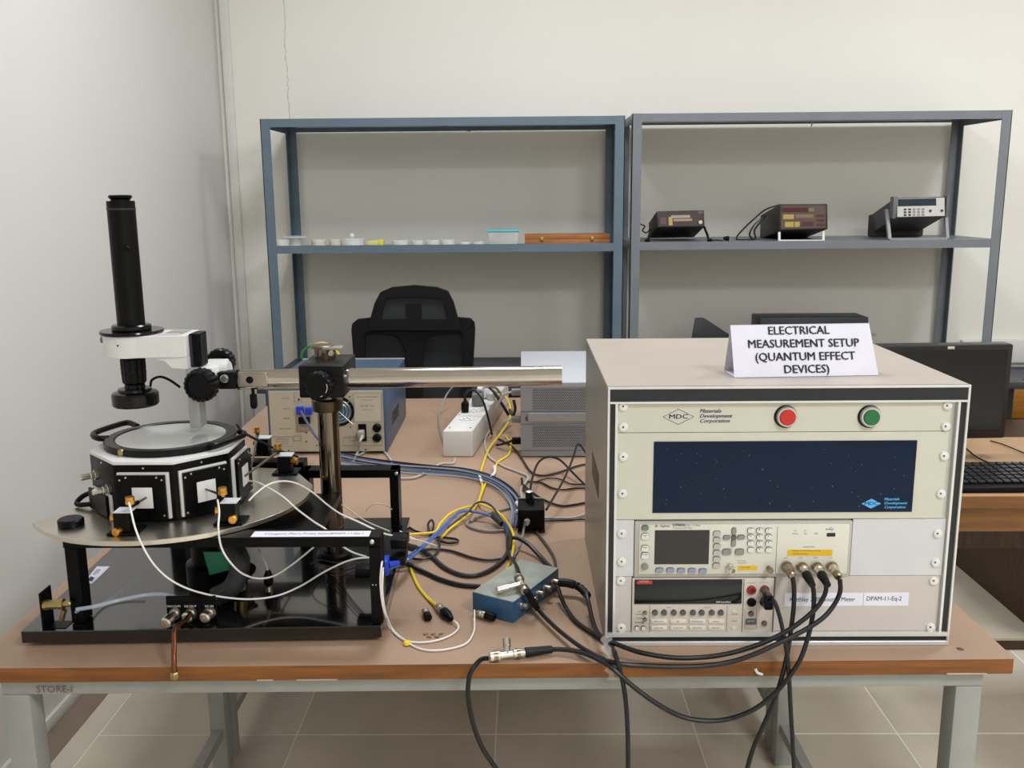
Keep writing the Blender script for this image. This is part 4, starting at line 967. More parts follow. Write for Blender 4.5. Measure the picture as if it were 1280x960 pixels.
part('thumb_screw', MB().lathe([(.003, 0), (.003, .008), (.006, .009), (.0065, .012), (.0065, .03), (.004, .034)], (c.x, TY, TZ-.019), (0, 0, -1), 14, knurl=.1), BLKP, bs)
# fittings on pole top
part('pole_cap', MB().lathe([(.0185, 0), (.0205, .001), (.0205, .004), (.017, .006)], (PXc-.004, PYc, 1.164), n=30), mat('aged_cap', '#6d675c', .35, .8), bs)
part('earth_clip', MB().box(PXc+.0, PXc+.033, PYc-.022, PYc+.004, 1.163, 1.1675, .0015), mat('pale_clip', '#8e8d7c', .5), bs)
part('clip_screw', MB().lathe([(.0055, 0), (.0045, .006)], (PXc+.016, PYc-.022, 1.158), (0, -1, 0), 14), NICK, bs)
# black joint at the left tube end
jt = part('tilt_joint', MB().box(-.522, -.4905, TY-.014, TY+.014, TZ-.0165, TZ+.0135, .003), BLKP, bs)
part('joint_cap', MB().lathe([(.0072, 0), (.0072, .004), (.0055, .006)], (ony(281, 473, TY-.014).x, TY-.014, ony(281, 473, TY-.014).z), (0, -1, 0), 20), ALU, jt)

# ================================================================ video microscope
ms = thing('video_microscope', 'tall black video microscope tube in a white bracket with ring light', 'microscope', (-.662, 1.585, 1.09))
AX, AY = -.664, 1.585
z_ = lambda py: ony(165, py, AY).z
part('camera_tube', MB().lathe([(.0225, z_(407)), (.0225, z_(252)), (.0222, z_(252)), (.0222, z_(251))], (AX, AY, 0), n=40), BLKP, ms)
part('tube_top', MB().lathe([(.0155, z_(252)), (.0155, z_(249)), (.0185, z_(247)), (.0185, z_(244.5)), (.016, z_(243.5))], (AX, AY, 0), n=36), BLK, ms)
part('tube_band', MB().lathe([(.0231, z_(262)), (.0231, z_(260))], (AX, AY, 0), n=40), DGR, ms)
c = ony(159, 310, AY-.022); part('focus_screw', MB().lathe([(.004, 0), (.005, .004), (.003, .007)], (c.x, AY-.022, c.z), (.1, -1, 0), 12), BLKP, ms)
part('collar_disc', MB().lathe([(.051, z_(416)), (.052, z_(414)), (.051, z_(412)), (.031, z_(412)), (.032, z_(411)), (.032, z_(406.5)), (.029, z_(405)), (.0225, z_(405))], (AX, AY, 0), n=56), BLKS, ms)
# white bracket: ring + arm
zb1, zb0 = z_(416.3), z_(443)
poly = []
for k in range(19):
    a = math.radians(60+k*(240)/18); poly.append((AX+.047*math.cos(a), AY+.047*math.sin(a)))
poly += [(-.562, AY-.036), (-.562, AY+.036)]
br_w = part('bracket', MB().prism(poly, zb0, zb1, .001), WHT, ms)
mb = MB(); M = Matrix(((1, 0, 0, 0), (0, 0, 1, 0), (0, 1, 0, 0), (0, 0, 0, 1)))
mb.prism([(-.628, zb0), (-.62, zb0-.001), (-.598, zb0-.007), (-.588, zb0-.018), (-.5615, zb0-.02), (-.5615, zb0+.0)], AY-.034, AY+.034, M=M)
part('bracket_web', mb, WHT, ms)
part('bracket_rib', MB().box(-.61, -.573, AY-.03, AY-.026, zb1+.0002, zb1+.0025), WHT, br_w)
part('bracket_recess', MB().box(-.605, -.572, AY-.02, AY+.028, zb1, zb1+.0006), mat('recess_grey', '#8f918d', .5), br_w)
part('side_screw', MB().lathe([(.006, 0), (.006, .007)], (AX-.0465, AY, zb1-.011), (-1, 0, 0), 8), NICKD, ms)
part('screw_hole', MB().lathe([(.0016, 0), (.0016, .0006)], (AX-.006, AY-.0468, (zb0+zb1)/2+.004), (0, -1, 0), 10), HOLE, br_w)
part('lens_barrel', MB().lathe([(.0185, z_(443)), (.0185, z_(446)), (.0205, z_(449)), (.0205, z_(461)), (.0198, z_(462)), (.0205, z_(463)), (.0195, z_(477)), (.016, z_(480)), (.018, z_(486))], (AX-.003, AY, 0), n=36, knurl=.05), BLKP, ms, ang=8)
part('ring_light', MB().lathe([(.018, z_(484)), (.027, z_(485)), (.028, z_(488)), (.036, z_(489.5)), (.0385, z_(492)), (.0385, z_(504)), (.0365, z_(506)), (.02, z_(506))], (AX-.004, AY, 0), n=48), BLKS, ms)
part('ring_cable', MB().tube(spline([ony(188, 483, 1.57), ony(190, 475, 1.57), ony(200, 471, 1.565), ony(212, 475, 1.56), ony(225, 484, 1.555)], 5), .0022, 8), BLKP, ms)
# focus rack
rk = part('dovetail', MB().box(-.561, -.544, AY-.018, AY+.020, z_(457), z_(416), .001, 1), BLK, ms)
for y in (-.012, -.004, .006): part('groove', MB().box(-.5445, -.5425, AY+y, AY+y+.003, z_(456), z_(418)), DGR, rk)
part('dovetail_edge', MB().box(-.5605, -.5565, AY-.0186, AY-.0178, z_(456), z_(418)), DGR, rk)
zb = 1.0402
part('focus_bar', MB().box(-.5675, -.5485, AY-.028, AY+.004, zb, z_(457), .0012), mat('bar_grey', '#a9aba7', .4, .2), ms)
part('focus_housing', MB().box(-.562, -.524, AY-.02, AY+.075, z_(490), z_(458), .003), WHT, ms)
kf = ony(247, 481, AY-.05)
part('focus_knob', MB().lathe([(.012, 0), (.012, .01), (.0255, .011), (.029, .018), (.0285, .034), (.0245, .040), (.021, .0395), (.020, .037)], (kf.x+.006, AY-.014, kf.z-.002), (-.12, -1, -.02), 40, knurl=.06), BLKP, ms, ang=8)
kr = ony(272, 447, 1.70)
part('focus_knob', MB().lathe([(.012, 0), (.012, .012), (.024, .012), (.026, .016), (.025, .034)], (-.548, AY+.075, ony(272, 450, 1.67).z-.006), (0, 1, 0), 36, knurl=.06), BLKP, ms, ang=8)
part('mount_arm', MB().box(-.524, -.5225, AY-.0, AY+.03, TZ-.016, TZ+.014, .0), WHT, ms)
part('mount_saddle', MB().lathe([(.019, 0), (.019, .02)], (-.53, AY+.025, TZ+.008), (1, -.0, 0), 24), WHT, ms)

# ================================================================ hoses, pipe
cp_ = thing('copper_pipe', 'bent copper pipe hanging from the middle gas port over the table edge', 'pipe', (-.5, 1.26, .74))
P_ = spline([ony(238, 768, 1.355), ony(232, 775, 1.34), ony(222, 782, 1.31), ony(218, 790, 1.295), ony(217.5, 805, 1.278), ony(217.5, 825, 1.262), ony(218, 843, 1.259)], 6)
part('pipe', MB().tube(P_, .0038, 12), COPPER, cp_)
e = P_[-1]; part('pipe_nut', MB().lathe([(.0052, 0), (.0065, .002), (.0065, .009), (.005, .011)], e+Vector((0, 0, -.007)), (0, 0, 1), 6), DBRASS, cp_)
cable([(95, 762, 1.3525), (118, 758, 1.36), (150, 750, 1.375), (180, 744, 1.40), (205, 743, 1.40), (222, 748, 1.39), (232, 755, 1.377)], .0033, HOSE, 'translucent bluish hose from the brass coupling to the gas ports', cat='hose', name='hose')
cable([(95, 765, 1.356), (125, 756, 1.42), (150, 740, 1.46), (178, 717, 1.5)], .0022, HOSE, 'thin translucent hose running back under the platen', cat='hose', name='hose')

# ================================================================ blue controller at the back
by = 2.436
bc = thing('controller_box', 'blue-cased controller with beige rear panel, fan and round fuse holders', 'controller', (-.52, 2.65, .7502))
bx0, bx1 = -.678, -.364; bz0, bz1 = .7565, .934
part('case', MB().box(bx0, bx1, by, by+.43, bz0, bz1, .002), CASEB, bc)
fpB = part('rear_panel', MB().box(bx0+.006, bx1-.006, by-.002, by+.002, bz0+.001, bz1-.0105, .0005, 1), BEIGE, bc)
for x in (bx0+.03, bx1-.03):
    for y in (by+.03, by+.39): part('foot', MB().cyl((x, y, .7503), (x, y, bz0+.001), .01, n=12), BLKR, bc)
yb_ = by-.0022
fc = ony(424, 514, yb_)
part('fan_guard', MB().ring((fc.x, yb_, fc.z), (0, -1, 0), .040, .034, .004), BLKP, bc)
part('fan', MB().lathe([(.034, 0), (.034, .001)], (fc.x, yb_, fc.z), (0, -1, 0), 32), FANB, bc)
mb = MB(); 
for rr in (.012, .022, .030): mb.tube([(fc.x+rr*math.cos(2*PI*k/28), yb_-.0035, fc.z+rr*math.sin(2*PI*k/28)) for k in range(28)], .0008, 5, closed=True)
for a in (45, 135, 225, 315): mb.tube([(fc.x, yb_-.004, fc.z), (fc.x+.05*math.cos(math.radians(a)), yb_-.004, fc.z+.05*math.sin(math.radians(a)))], .001, 5)
part('fan_grille', mb, NICK, bc)
def bpx(px0, py0, px1, py1, d, m, name, par=None):
    a = ony(px0, py0, yb_); c = ony(px1, py1, yb_); return part(name, MB().box(a.x, c.x, yb_-d, yb_+.0003, c.z, a.z), m, par or bc)
lblp = mat('beige_label', '#c5bda9', .55)
bpx(442, 492, 477, 527, .0006, lblp, 'rating_plate')
def frame_line(px0, py0, px1, py1, m, par, y):
    P = [ony(px0, py0, y), ony(px1, py0, y), ony(px1, py1, y), ony(px0, py1, y)]
    return part('printed_frame', MB().tube(P, .0005, 4, closed=True), m, par)
for r_ in ((442, 492, 477, 527), (339, 546, 366, 558), (368, 491, 377, 503), (370, 519, 378, 530), (370, 532, 382, 540), (429, 547, 478, 557), (437, 545, 447, 551), (367, 545, 376, 551)): frame_line(*r_, INKG, fpB, yb_-.0006)
for s_, px, py, z in (('Superconducting Magnet', 459, 496, .0058), ('Power Supply', 459, 500, .005), ('MODEL 1100', 459, 507.5, .0065), ('SERIAL No. 42', 459, 512, .0045), ('LINE VOLTAGE', 352.5, 549, .0052), ('100-120 / 200-240 VAC', 352.5, 552, .0040), ('50-60 Hz  100 VA MAX', 352.5, 555, .0040), ('RELAY OUT', 357, 498, .004), ('SERIAL I/O', 358, 511, .0045), ('IEEE 488', 358, 523, .0045), ('SENSOR INPUT', 357, 536, .0045), ('FUSE TYPE', 454, 552, .005)):
    text(s_, z, ony(px, py, yb_-.0008), INKG, fpB)
bpx(371, 508, 380, 517, .012, BLUEC, 'data_connector'); bpx(383, 509, 391, 517, .014, BLUEC, 'data_connector')
bpx(374, 521, 388, 529, .01, BLKP, 'data_connector'); bpx(371, 533.5, 388, 538, .004, mat('pinkish_connector', '#a08878', .5), 'data_connector')
c = ony(373.5, 499.5, yb_); part('jack', MB().lathe([(.003, 0), (.003, .001)], c, (0, -1, 0), 10), HOLE, bc)
ic = bpx(448, 530, 458.5, 551, .004, BLKP, 'mains_inlet')
mb = MB(); a = ony(452.5, 543, yb_-.003); mb.box(a.x-.008, a.x+.008, yb_-.03, yb_-.003, a.z-.008, a.z+.014, .003); part('mains_plug', mb, mat('grey_plug', '#9a9894', .5), bc)
for py in (534.5, 547):
    c = ony(471.5, py, yb_); part('fuse_holder', MB().lathe([(.0115, 0), (.0115, .006), (.008, .010), (.004, .010), (.003, .008)], c, (0, -1, 0), 24), BLKP, bc)
for (px, py) in ((383, 541), (383, 552), (361, 563), (396, 557), (437, 496), (438, 534), (457, 562)):
    c = ony(px, py, yb_); part('screw', MB().lathe([(.0022, 0), (.002, .001)], c, (0, -1, 0), 8), HOLE, bc)
# black side handle recess
q = [onx_(490.5, 531, bx1), onx_(498, 519, bx1), onx_(498.5, 503, bx1), onx_(490.5, 515, bx1)]; dx3 = Vector((.0012, 0, 0))
part('side_recess', MB().hexa([q[0]-dx3, q[1]-dx3, q[1]+dx3*.5, q[0]+dx3*.5, q[3]-dx3, q[2]-dx3, q[2]+dx3*.5, q[3]+dx3*.5]), HOLE, bc)
part('edge_trim', MB().box(bx0, bx1, by+.425, by+.432, bz1-.001, bz1+.002), ALUL, bc)

# ================================================================ power strip
ys0 = 2.40
zt_ = .8195
ps = thing('power_strip', 'bulky white multi-socket power strip standing between controller and grey box', 'power strip', (-.12, 2.68, .7502), rz=0)
pl, pr = onz(554, 571, .751), onz(591, 572, .751)
dx_ = .055/.6
mb = MB(); bl0 = Vector((pl.x, ys0, .7505)); br0 = Vector((pr.x, ys0, .7505)); dd = Vector((.085, .66, 0)); h_ = Vector((0, 0, .070))
mb.hexa([bl0, br0, br0+dd, bl0+dd, bl0+h_, br0+h_, br0+dd+h_, bl0+dd+h_], .003); part('strip_body', mb, mat('strip_white', '#d8d5d0', .45), ps)
def spt(s_, u, z=.0705): return bl0+dd*s_+(br0-bl0)*u+Vector((0, 0, z))
for k, s_ in enumerate((.2, .36, .52, .68, .84)):
    c = spt(s_, .5)
    o = part('socket', MB().lathe([(.022, 0), (.022, .0012), (.019, .0015), (.018, .0008)], c, (0, 0, 1), 22), WHITEP, ps)
    for dx2, dy2 in ((-.008, -.004), (.008, -.004), (0, .010)): part('socket_hole', MB().lathe([(.0025, 0), (.0025, .0003)], c+Vector((dx2, dy2, .0013)), (0, 0, 1), 8), HOLE, o)
for s_, u in ((.05, .15), (.05, .85), (.28, .1)): part('screw', MB().lathe([(.003, 0), (.003, .0006)], spt(s_, u), (0, 0, 1), 8), NICK, ps)
c = onz(582, 516, zt_+.001)
pg1 = thing('mains_plug', 'small black plug in the front socket of the power strip', 'plug', c+Vector((0, 0, .001)))
part('plug_body', MB().box(c.x-.012, c.x+.009, c.y-.006, c.y+.02, c.z+.0015, c.z+.030, .004), BLKP, pg1)
part('strain_relief', MB().lathe([(.006, 0), (.004, .012)], (c.x-.001, c.y+.007, c.z+.028), (0, 0, 1), 10), BLKR, pg1)
c = onz(597, 509, zt_+.001)
pg2 = thing('mains_adapter', 'grey plug-in adapter on the power strip behind the black plug', 'adapter', c+Vector((0, 0, .001)))
part('adapter_body', MB().box(c.x-.017, c.x+.017, c.y+.002, c.y+.05, c.z+.0015, c.z+.038, .005), mat('adapter_grey', '#6f706f', .5), pg2)
part('adapter_collar', MB().lathe([(.013, 0), (.010, .008)], (c.x, c.y+.026, c.z+.037), (0, 0, 1), 14), mat('adapter_grey', '#6f706f'), pg2)
c = onz(614, 500, zt_+.001)
pg3 = thing('mains_plug', 'round pale plug on the power strip beside the grey adapter', 'plug', c+Vector((0, 0, .001)))
part('plug_body', MB().lathe([(.012, .001), (.013, .006), (.012, .02), (.007, .026)], c, (0, 0, 1), 18), mat('pale_plug', '#c8c6c0', .5), pg3)
c = spt(.62, .5); pg4 = thing('mains_plug', 'pale square plug at the far end of the power strip', 'plug', c)
part('plug_body', MB().box(c.x-.02, c.x+.02, c.y-.02, c.y+.02, c.z+.002, c.z+.035, .005), WHITEP, pg4)

# ================================================================ grey perforated instrument
gy = 2.392
gx0 = -.005; gx1 = .205; gz0 = .7505; gz1 = .950
gb = thing('grey_instrument', 'grey metal instrument with two perforated bays beside the cabinet', 'instrument', (.1, 2.64, .7502))
part('case', MB().box(gx0, gx1, gy+.004, gy+.5, gz0+.004, gz1, .002), GBOXT, gb)
fg = part('front_panel', MB().box(gx0-.001, gx1, gy, gy+.004, gz0+.002, gz1, .001, 1), GBOX, gb)
part('top_lip', MB().box(gx0-.001, gx1, gy-.002, gy, gz1-.012, gz1, .0006, 1), mat('lip_grey', '#a8a9ab', .4, .2), gb)
zc0 = ony(690, 527, gy).z; zc1 = ony(690, 516, gy).z
part('drawer_bar', MB().box(gx0+.018, gx1, gy-.003, gy, zc0, zc1, .0006, 1), mat('bar_metal', '#a5a6a6', .35, .4), gb)
c = ony(659, 523, gy); part('lock', MB().lathe([(.0055, 0), (.0055, .002), (.003, .002)], c, (0, -1, 0), 16), NICKD, gb)
for (py0, py1) in ((486, 512), (532, 558)):
    mb = MB(); z0q = ony(690, py1, gy).z; z1q = ony(690, py0, gy).z; pit = .0048; j = 0; z = z0q
    while z < z1q:
        x = gx0+.031+(pit/2 if j % 2 else 0)
        while x < gx1-.004:
            mb.bm.faces.new([mb.bm.verts.new((x+.0016*math.cos(PI/3*k), gy-.0003, z+.0016*math.sin(PI/3*k))) for k in range(6)]); x += pit
        z += pit*.866; j += 1
    o = part('perforation', mb, HOLE, gb); o['kind'] = 'stuff'
for py in (480, 514.5, 530, 563): 
    a = ony(690, py, gy).z; part('seam', MB().box(gx0, gx1, gy-.0004, gy+.0005, a-.0006, a+.0006), HOLE, fg)

# ================================================================ black supply box
pb = thing('power_brick', 'black plastic supply box with cables on the table beside the cabinet', 'power supply', (.02, 1.85, .7502))
part('housing', MB().box(-.012, .043, 1.826, 1.90, .7505, .800, .003), BLKP, pb)
part('top_edge', MB().box(-.010, .041, 1.894, 1.899, .8, .802), mat('pale_edge', '#8f9092', .5), pb)
part('base_line', MB().box(-.0125, .0435, 1.8255, 1.90, .752, .7545), DGR, pb)
part('round_plug', MB().lathe([(.008, 0), (.008, .018), (.0075, .02)], (.012, 1.882, .8005), (0, 0, 1), 16), BLKR, pb)
part('plug_cap', MB().lathe([(.0078, 0), (.004, .002)], (.012, 1.882, .8206), (0, 0, 1), 16), ALUL, pb)
part('side_plug', MB().tube([(.007, 1.826, .776), (.008, 1.815, .778), (.006, 1.81, .772)], [.006, .005, .003], 10), mat('grey_plug', '#9a9894'), pb)

# ================================================================ blue breakout box
P0, P1, P2 = onz(593, 757, .7503), onz(642, 779, .7503), onz(698, 735, .7503)
H_ = .036
P1b = Vector((-.0175, 1.412, .7503)); P0b = Vector((-.085, 1.452, .7503)); ax_ = (P1b-P0b); dp = Vector((.078, .138, 0))
bb = thing('breakout_box', 'small blue metal connector box with grey lid in the middle of the front table', 'connector box', (-.01, 1.5, .7502))
q = [P0b, P1b, P1b+dp, P0b+dp]; up = Vector((0, 0, H_))
part('box_body', MB().hexa(q+[p+up for p in q], .0012), BOXB, bb)
part('lid', MB().hexa([p+up for p in q]+[p+up+Vector((0, 0, .0016)) for p in q], .0004), BOXT, bb)
nrm = Vector((dp.y, -dp.x, 0)).normalized()
for u, L_, nm in ((.16, .012, 'coaxial_socket'), (.34, .012, 'coaxial_socket'), (.50, .012, 'coaxial_socket'), (.66, .013, 'coaxial_socket'), (.85, .012, 'coaxial_socket')):
    c = P1b+dp*u+Vector((0, 0, .022)); part(nm, MB().lathe([(.0065, 0), (.0065, .002), (.0048, .002), (.0048, L_), (.0035, L_), (.0035, L_-.004)], c, nrm, 16), NICK, bb)
nf = Vector((ax_.y, -ax_.x, 0)).normalized(); nf = nf if nf.y < 0 else -nf
# terminator hanging at the left front of the box
tm_ = thing('terminator_cap', 'nickel connector with black cap at the front left of the blue box', 'connector', onz(607, 772, .757))
a = onz(596, 766, .760); b_ = onz(608, 769, .760); c = onz(621, 773, .7585); d_ = (c-a).normalized()
part('connector_shell', MB().lathe([(.004, 0), (.0055, .003), (.0055, .008), (.0045, .009), (.006, .011), (.006, .016)], a, d_, 16, knurl=.0), NICK, tm_); part('black_cap', MB().lathe([(.0062, 0), (.0066, .003), (.006, .017), (.004, .018)], a+d_*.0165, d_, 16), BLKP, tm_)
# tee on the blue box lid
def tee(label, c, d, up_, L1=.045, side=.03, tail=True):
    t = thing('coaxial_tee', label, 'connector', c)
    d = Vector(d).normalized(); s_ = Vector(up_).normalized()
    part('through_barrel', MB().lathe([(.0062, -L1*.5), (.0072, -L1*.48), (.0072, -L1*.22), (.0052, -L1*.2), (.0052, L1*.15), (.0068, L1*.18), (.0068, L1*.45), (.0058, L1*.5)], c, d, 18), NICK, t)
    part('side_barrel', MB().lathe([(.0052, 0), (.0052, side*.5), (.0062, side*.52), (.0062, side*.95), (.004, side), (.0035, side)], c, s_, 18), NICK, t)
    part('bayonet_ring', MB().ring(c+d*(-L1*.38), d, .0080, .0065, .006, 20), NICKD, t)
    part('bayonet_ring', MB().ring(c+d*(L1*.26), d, .0078, .0063, .005, 20), NICKD, t)
    return t
lz = .7503+H_+.0018
c1 = onz(652, 730, lz+.012)
tee('nickel coaxial tee lying on the lid of the blue box', c1, onz(660, 742, lz+.006)-onz(650, 722, lz+.012), onz(622, 738, lz+.008)-c1, L1=.05, side=.045)
c2 = onz(634, 818.5, .7585)
tee('nickel coaxial tee lying near the front table edge', c2, onz(690, 812, .7585)-onz(610, 822, .7585), onz(633, 800, .768)-onz(634, 818.5, .7585)+Vector((0, 0, .010)), L1=.054, side=.026)
# loose connector and yellow cable connector
tt = thing('coaxial_plug', 'loose nickel plug with black end lying on the table by the probe station', 'connector', onz(537, 773, .756))
a = onz(531, 763, .7565); c = onz(540, 783, .7565); d_ = (c-a).normalized()
part('connector_shell', MB().lathe([(.0048, 0), (.006, .002), (.006, .009), (.005, .010), (.0064, .012), (.0064, .018)], a, d_, 16), NICK, tt); part('black_end', MB().lathe([(.0066, 0), (.0066, .011), (.005, .0125), (.002, .0125)], a+d_*.0182, d_, 16), BLKP, tt)
tt = thing('coaxial_plug', 'nickel plug with black boot ending the yellow cable near the blue box', 'connector', onz(557, 766, .757))
a = onz(547, 757, .7575); c = onz(568, 778, .7575); d_ = (c-a).normalized()
part('connector_shell', MB().lathe([(.004, 0), (.006, .004), (.0065, .006), (.0065, .014), (.0055, .015), (.0068, .018), (.0068, .024)], a, d_, 16), NICK, tt); part('black_boot', MB().lathe([(.0062, 0), (.0085, .004), (.0085, .016), (.005, .032), (.003, .036)], a+d_*.024, d_, 16), BLKP, tt)
# small brass terminals on the table
c = onz(540, 795, .7503)
mb = MB()
for k in range(5):
    q_ = c+Vector((-.012+.006*k, .004*(-1)**k, .001)); mb.tube([q_, q_+Vector((.005, .003*(-1)**k, 0))], .0011, 6); mb.cyl(q_+Vector((0, 0, -.0007)), q_+Vector((0, 0, .001)), .002, n=10)
tag(part('brass_terminals', mb, DBRASS), 'tiny loose brass terminals lying on the table by the loose plug', 'terminals')
for (px, lbl_) in ((509, 'yellow rubber blob stuck at the crossing of two white wires'),):
    c = onz(px, 806, .7503); tag(part('yellow_sleeve', MB().lathe([(.004, 0), (.0065, .002), (.005, .006), (.001, .007)], c, n=12), WIREY), lbl_, 'sleeve')

# ================================================================ front coaxial plugs and their cables
def bnc(px, py, tipx, tipy, label, boot, m=NICK):
    c = ony(px, py, YI-.003); t = thing('coaxial_plug', label, 'connector', c, group='coaxial plugs on the ivory meter')
    e = ony(tipx, tipy, YI-.040); d = (e-c).normalized()
    part('plug_shell', MB().lathe([(.0075, 0), (.008, .002), (.008, .012), (.0068, .014), (.0068, .019), (.0058, .022)], c, d, 22), m, t)
    part('bayonet_ring', MB().ring(c+d*.003, d, .0086, .0076, .005, 22), NICKD, t)
    if boot: part('black_boot', MB().lathe([(.0062, 0), (.0072, .004), (.0058, .018), (.0048, .028)], c+d*.019, d, 16), BLKR, t)
    else: part('clamp_nut', MB().lathe([(.0055, 0), (.006, .001), (.006, .010), (.004, .012)], c+d*.021, d, 12), NICKD, t)
    return e
bnc(983, 707, 991, 722, 'leftmost coaxial plug on the ivory meter, grey metal nut', False, mat('worn_nickel', '#9f9484', .35, .9)); bnc(1001.5, 707, 1013, 727, 'second coaxial plug on the ivory meter, black boot', True); bnc(1020, 707, 1032, 727, 'third coaxial plug on the ivory meter, black boot', True); bnc(1039, 707, 1050, 724, 'rightmost coaxial plug on the ivory meter, silver nut and frayed sleeve', False)
bp = thing('banana_plug', 'black stacked banana plug in the red and black sockets', 'plug', ony(957, 745, 1.32))
part('plug_upper', MB().cyl(ony(955.5, 737, 1.333), ony(962, 745, 1.303), .0045, .0042, 14), mat('plug_grey', '#4b4648', .4), bp)
part('plug_lower', MB().cyl(ony(955, 750, 1.333), ony(960, 758, 1.303), .0055, .005, 14), BLKP, bp)
part('plug_body', MB().box(ony(954, 750, 1.31).x, ony(965, 750, 1.31).x, 1.300, 1.318, ony(960, 760, 1.31).z, ony(960, 742, 1.31).z, .003), BLKP, bp)
RC = .0036
cable([(990.5, 720, 1.305), (992.5, 735, 1.296), (992, 760, 1.29), (989, 785, 1.283), (985, 812, 1.265), (979, 840, 1.258), (968, 875, 1.255), (953, 910, 1.25), (940, 940, 1.25), (928, 985, 1.25)], RC, WIREK, 'black cable from the leftmost ivory-meter plug, hanging below the table to the left')
cable([(1013.5, 727, 1.298), (1017, 738, 1.292), (1017, 760, 1.288), (1014, 780, 1.282), (1009, 800, 1.272), (1000, 825, 1.258), (985, 848, 1.25), (965, 870, 1.245), (940, 888, 1.24), (910, 899, 1.24), (880, 901, 1.24), (850, 895, 1.24), (820, 879, 1.24), (790, 857, 1.245), (765, 835, 1.254), (745, 823, 1.275), (725, 815, 1.295), (705, 812, 1.305), (690, 811.5, 1.309)], RC, WIREK, 'black cable hanging in a deep loop below the table front')
cable([(1032, 727, 1.298), (1032, 740, 1.292), (1023, 757, 1.285), (1005, 774, 1.278), (980, 791, 1.272), (950, 805, 1.268), (915, 816, 1.266), (880, 821.5, 1.266), (840, 822, 1.267), (800, 815.5, 1.275), (770, 805, 1.29), (757, 800, 1.298), (746, 789, 1.33), (740, 773, 1.38), (736, 755, 1.43), (733, 743, 1.455)], RC, WIREK, 'upper of two black cables sweeping past the cabinet foot')
cable([(1050, 724, 1.298), (1050, 740, 1.29), (1042, 757, 1.284), (1028, 773, 1.276), (1005, 788, 1.27), (975, 803, 1.264), (945, 817, 1.259), (915, 827, 1.257), (880, 832.5, 1.256), (840, 833.5, 1.256), (800, 832, 1.257), (770, 829, 1.258), (750, 822, 1.275), (725, 808, 1.306), (700, 789, 1.36), (680, 770, 1.415), (668, 755, 1.455), (661, 744, 1.48)], RC, WIREK, 'lower of two black cables sweeping past the cabinet foot to the blue box')
cable([(962, 752, 1.300), (968, 752, 1.29), (973, 765, 1.285), (978, 785, 1.275), (983, 812, 1.262), (986, 840, 1.255), (988, 880, 1.25), (991, 930, 1.25), (994, 985, 1.25)], .0032, WIREK, 'black cable from the banana plug hanging straight down')
cable([(697, 733, .775), (702, 748, .766), (709, 762, .757), (720, 777, .7545), (738, 790, .7545), (752, 799, .755), (762, 806, .757), (768, 815, 1.262), (774, 835, 1.252), (779, 855, 1.25), (783, 885, 1.25), (785, 930, 1.25), (785, 985, 1.25)], RC, WIREK, 'black cable from the blue box dropping below the table under the cabinet corner')
cable([(610, 823, .7585), (602, 824, .7565), (594, 832, 1.258), (587, 845, 1.25), (585, 865, 1.245), (587, 885, 1.245), (593, 910, 1.245), (603, 935, 1.245), (618, 958, 1.245), (640, 990, 1.245)], RC, WIREK, 'black cable from the table-edge tee curling down below the table')
bt = thing('cable_boot', 'thick ribbed black boot on the rightmost blue box socket', 'connector', onz(718, 730, .77))
P_ = spline([at((698, 728, .772)), at((710, 729, .772)), at((724, 734, .768)), at((735, 745, .764))], 6)
part('boot', MB().tube(P_, [.0075 if i < 10 else (.0072 if i % 2 else .006) for i in range(len(P_))], 14), BLKR, bt)
bt2 = thing('cable_boot', 'black boot on the cable leaving the tee at the table edge', 'connector', onz(675, 813, .7585))
part('boot', MB().cyl(onz(657, 815.5, .7585), onz(690, 811.5, .7585), .0074, .0056, 14), BLKR, bt2)
bt3 = thing('cable_boot', 'black boot sloping down from the tee on the blue box', 'connector', onz(666, 752, .775))
part('boot', MB().cyl(at((658, 738, .80)), at((672, 761, 1.44)), .0062, .005, 14), BLKR, bt3)
# clear tape hanging at the cabinet corner
t_ = [at((759, 796, 1.296)), at((757, 806, 1.28)), at((762, 818, 1.262)), at((765, 826, 1.262)), at((763, 838, 1.262)), at((766, 850, 1.262))]
mb = MB(); P_ = spline(t_, 4)
for i in range(len(P_)-1):
    w1 = .006+.003*math.sin(i*1.3); w2 = .006+.003*math.sin((i+1)*1.3); a, b_ = P_[i], P_[i+1]; dy = Vector((0, .0004, 0))
    mb.hexa([b_-Vector((w2, .003*math.sin(i), 0)), b_+Vector((w2, 0, 0)), b_+Vector((w2, 0, 0))+dy, b_-Vector((w2, .003*math.sin(i), 0))+dy, a-Vector((w1, .003*math.sin(i-1), 0)), a+Vector((w1, 0, 0)), a+Vector((w1, 0, 0))+dy, a-Vector((w1, .003*math.sin(i-1), 0))+dy])
tag(part('clear_tape', mb, TAPE), 'crumpled clear tape hanging at the lower left cabinet corner', 'tape')
P_ = [at((1042, 715, 1.305)), at((1043, 728, 1.31)), at((1040, 745, 1.315)), at((1033, 752, 1.32)), at((1026, 758, 1.325))]
cable([at((944, 836, 1.285)), at((947, 841, 1.284)), at((953, 843, 1.285))], .0022, WHITEP, 'scrap of white foam stuck on the table edge', name='foam_scrap', cat='scrap')

